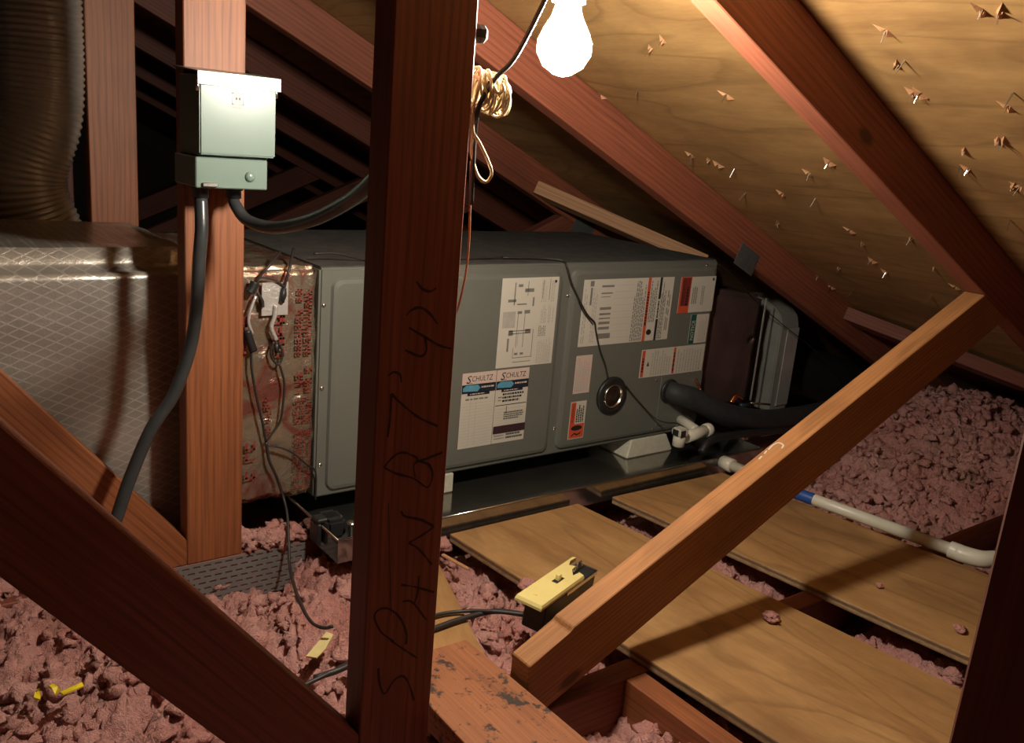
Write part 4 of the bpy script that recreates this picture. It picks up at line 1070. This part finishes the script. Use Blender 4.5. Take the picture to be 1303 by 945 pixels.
hs = box('switch_head', pf.x - 0.0155, pf.x + 0.0155, pf.y - 0.0150, pf.y + 0.0150, pf.z + 0.004, pf.z + 0.024, MAT['pvc'], tr, 0.004, 2)
box('window', pf.x - 0.0168, pf.x - 0.0150, pf.y - 0.009, pf.y + 0.009, pf.z + 0.007, pf.z + 0.022, MAT['black'], tr, 0.0005)
box('window_front', pf.x - 0.0140, pf.x + 0.002, pf.y - 0.0164, pf.y - 0.0148, pf.z + 0.006, pf.z + 0.022, MAT['black'], tr, 0.0005)

dp_ = thing('drain_pipe', 'white PVC drain pipe with blue print running beside the boards', 'pipe', (1.655, 1.0, 0.02))
ZP = 0.0345
pA, pB, pC = on_z(915, 585, ZP), on_z(1015, 627, ZP), on_z(1212, 699, ZP)
pA.y = min(pA.y, PY0 - 0.003)
tube('pipe', [pA, pB, pC], 0.0125, MAT['pvc'], dp_, 18, 1)
dd = (pC - pB).normalized()
lathe('coupling', [(0, 0.013), (0.0005, 0.0165), (0.030, 0.0165), (0.031, 0.013)], pA + (pB - pA).normalized() * 0.004, pB, MAT['pvc'], dp_, 18)
b0 = on_z(1006, 624, ZP); b1 = on_z(1036, 635, ZP)
lathe('blue_print_band', [(0, 0.0128), (0.001, 0.0129), ((b1 - b0).length, 0.0129), ((b1 - b0).length + 0.0005, 0.0127)], b0, b1, MAT['blue'], dp_, 18)
pD = on_z(1225, 704, ZP)
tube('elbow', [pC - dd * 0.004, pC + dd * 0.012, pD, pD + Vector((0.012, -0.030, 0.0)), pD + Vector((0.040, -0.045, 0.0))], 0.0165, MAT['pvc'], dp_, 18)
tube('pipe', [pD + Vector((0.036, -0.044, 0)), pD + Vector((0.30, -0.10, 0))], 0.0125, MAT['pvc'], dp_, 18, 1)

# ------------------------------------------------------------------ broken switch plate on its box, with cables
sw = thing('switch_box', 'cream switch plate with broken corner on a black steel box lying on plywood', 'light switch', (0.86, 0.965, 0.05))
TL, TR_, BR_, BL = on_z(655, 762, 0.075), on_y(731, 706, 0.985), on_y(757, 727, 0.945), on_z(690, 772, 0.083)
ex = ((TR_ - TL) + (BR_ - BL)) / 2; LWD = ex.length; ex.normalize()
ey = ((TL - BL) + (TR_ - BR_)) / 2; WWD = ey.length; ez = ex.cross(ey).normalized(); ey = ez.cross(ex).normalized()
cen = (TL + TR_ + BR_ + BL) / 4
FR = Matrix((ex, ey, ez)).transposed()
def sw_part(name, bm, mat):
    for v in bm.verts: v.co = FR @ v.co + cen - sw.location
    return link(name, bm_mesh(name, bm), mat, sw)
hl, hw = LWD / 2, WWD / 2
out = [(-hl, -hw), (hl * 0.52, -hw), (hl * 0.56, -hw * 0.55), (hl * 0.36, -hw * 0.45), (hl * 0.55, hw * 0.05), (hl * 0.72, hw * 0.10), (hl * 0.66, hw * 0.55), (hl * 0.82, hw * 0.80), (hl * 1.04, hw * 0.76), (hl, hw), (-hl, hw)]
bm = bmesh.new()
A = [bm.verts.new((x, y, 0)) for x, y in out]; B = [bm.verts.new((x * 0.97, y * 0.94, 0.0045)) for x, y in out]
C_ = [bm.verts.new((x, y, -0.004)) for x, y in out]
n = len(out)
bm.faces.new(B); bm.faces.new(C_[::-1])
for i in range(n):
    j = (i + 1) % n; bm.faces.new((A[i], A[j], B[j], B[i])); bm.faces.new((C_[i], C_[j], A[j], A[i]))
sw_part('plate', bm, MAT['plastic'])
bm = bmesh.new(); bm_box(bm, -0.012, 0.012, -0.005, 0.005, 0.0046, 0.0050); sw_part('toggle_slot', bm, MAT['black'])
bm = bmesh.new(); bm_box(bm, -0.005, 0.004, -0.0035, 0.0035, 0.0048, 0.015, 0.001); sw_part('toggle', bm, MAT['plastic'])
bm = bmesh.new(); bmesh.ops.create_cone(bm, cap_ends=True, segments=12, radius1=0.0035, radius2=0.003, depth=0.0016, matrix=Matrix.Translation((-hl * 0.74, hw * 0.1, 0.005))); sw_part('plate_screw', bm, MAT['plastic'])
bm = bmesh.new(); bm_box(bm, -hl * 0.80, hl * 1.02, -hw * 0.98, hw * 0.62, -0.050, -0.0045, 0.002); sw_part('steel_box', bm, MAT['black'])
bm = bmesh.new(); bm_box(bm, -hl * 0.1, hl * 1.05, -hw * 1.04, -hw * 1.0, -0.010, -0.0045); bm_box(bm, hl * 1.03, hl * 1.07, -hw * 1.0, hw * 0.5, -0.012, -0.004); sw_part('steel_rim', bm, MAT['steel'])
bm = bmesh.new(); bm_box(bm, hl * 0.62, hl * 1.0, -hw * 0.05, hw * 0.32, -0.004, -0.001, 0.0008); bm_box(bm, hl * 0.80, hl * 0.96, hw * 0.1, hw * 0.25, -0.001, 0.006, 0.001); bm_box(bm, hl * 0.60, hl * 0.86, hw * 0.28, hw * 0.38, -0.003, 0.003, 0.0008); sw_part('switch_strap', bm, MAT['steel'])
ZC = 0.0185
for off, lab in ((0, 'black cable running over the small board to the switch box'), (1, 'second dark cable beside the first, reaching the switch box')):
    cable('power_cable', [on_z(375, 873 + off * 4, 0.022) if off else on_z(400, 862, 0.022), on_z(440, 848 - off * 3, 0.026), on_z(500, 815 - off * 8, ZC + 0.004), on_z(552, 799 - off * 16, ZC + 0.003), on_z(590, 786 - off * 9, ZC + 0.003), on_z(630, 777, ZC + 0.004 + off * 0.006), on_z(668, 781, 0.030)], 0.0042 - 0.0012 * off, MAT['wire'], lab)

# ------------------------------------------------------------------ small litter
def scrap(name, px, z, size, mat, label, cat, seed, thick=0.002):
    r = random.Random(seed); bm = bmesh.new(); c = on_z(*px, z)
    a0 = r.uniform(0, 3); w, l = size
    pts = [(-l, -w), (-l * .2, -w * 1.2), (l, -w * .8), (l * 1.1, w * .7), (l * .1, w), (-l * .9, w * 1.1)]
    A = [bm.verts.new((x * math.cos(a0) - y * math.sin(a0), x * math.sin(a0) + y * math.cos(a0), r.uniform(0, 0.006))) for x, y in pts]
    B = [bm.verts.new(v.co + Vector((0, 0, thick))) for v in A]
    n = len(pts); bm.faces.new(A[::-1]); bm.faces.new(B)
    for i in range(n): bm.faces.new((A[i], A[(i + 1) % n], B[(i + 1) % n], B[i]))
    return tag(link(name, bm_mesh(name, bm), mat, None, c), label, cat)
scrap('tape_scrap', (92, 880), 0.030, (0.004, 0.014), MAT['yellow'], 'largest curled yellow tape scrap on pink insulation', 'scrap', 1)
scrap('tape_scrap', (70, 880), 0.030, (0.003, 0.008), MAT['yellow'], 'small upright yellow tape scrap between two others', 'scrap', 5)
scrap('tape_scrap', (48, 887), 0.030, (0.003, 0.010), MAT['yellow'], 'thin yellow tape scrap lying flattest on the insulation', 'scrap', 9)
scrap('wrapper_scrap', (408, 824), 0.030, (0.008, 0.030), MAT['debris'], 'crumpled pale yellow wrapper on the insulation beside the wire end', 'scrap', 3)
o = plank('wood_sliver', on_z(563, 706, 0.016), on_z(597, 725, 0.010), 0.007, 0.004, MAT['cleat']); tag(o, 'pale wood sliver lying beside the drain pan', 'stick')
def tuft(px, z, r, label, seed):
    bm = bmesh.new(); bmesh.ops.create_icosphere(bm, subdivisions=3, radius=r)
    for v in bm.verts:
        q = v.co * (1.5 / r) + Vector((seed, 0, 0)); v.co *= 1 + 0.55 * noise.noise(q) + 0.3 * noise.noise(q * 2.7); v.co.z *= 0.6
    zm = min(v.co.z for v in bm.verts)
    for v in bm.verts: v.co.z -= zm
    return tag(link('insulation_tuft', bm_mesh('insulation_tuft', bm), MAT['pink'], None, on_z(*px, z), smooth=True), label, 'insulation')
ZB = 0.0168
tuft((981, 790), ZB, 0.012, 'pink tuft on the board edge in the shadow of the brace', 1)
tuft((1119, 747), ZB, 0.006, 'tiny pink tuft on the board beside the drain pipe', 5)
tuft((1221, 803), ZB, 0.010, 'pink tuft near the shaded post on the drain-side board', 9)
tuft((672, 752), 0.012, 0.016, 'round pink tuft tucked against the switch plate', 13)
tuft((560, 700), 0.0, 0.02, 'grey-pink tuft beside the pale wood sliver', 17)
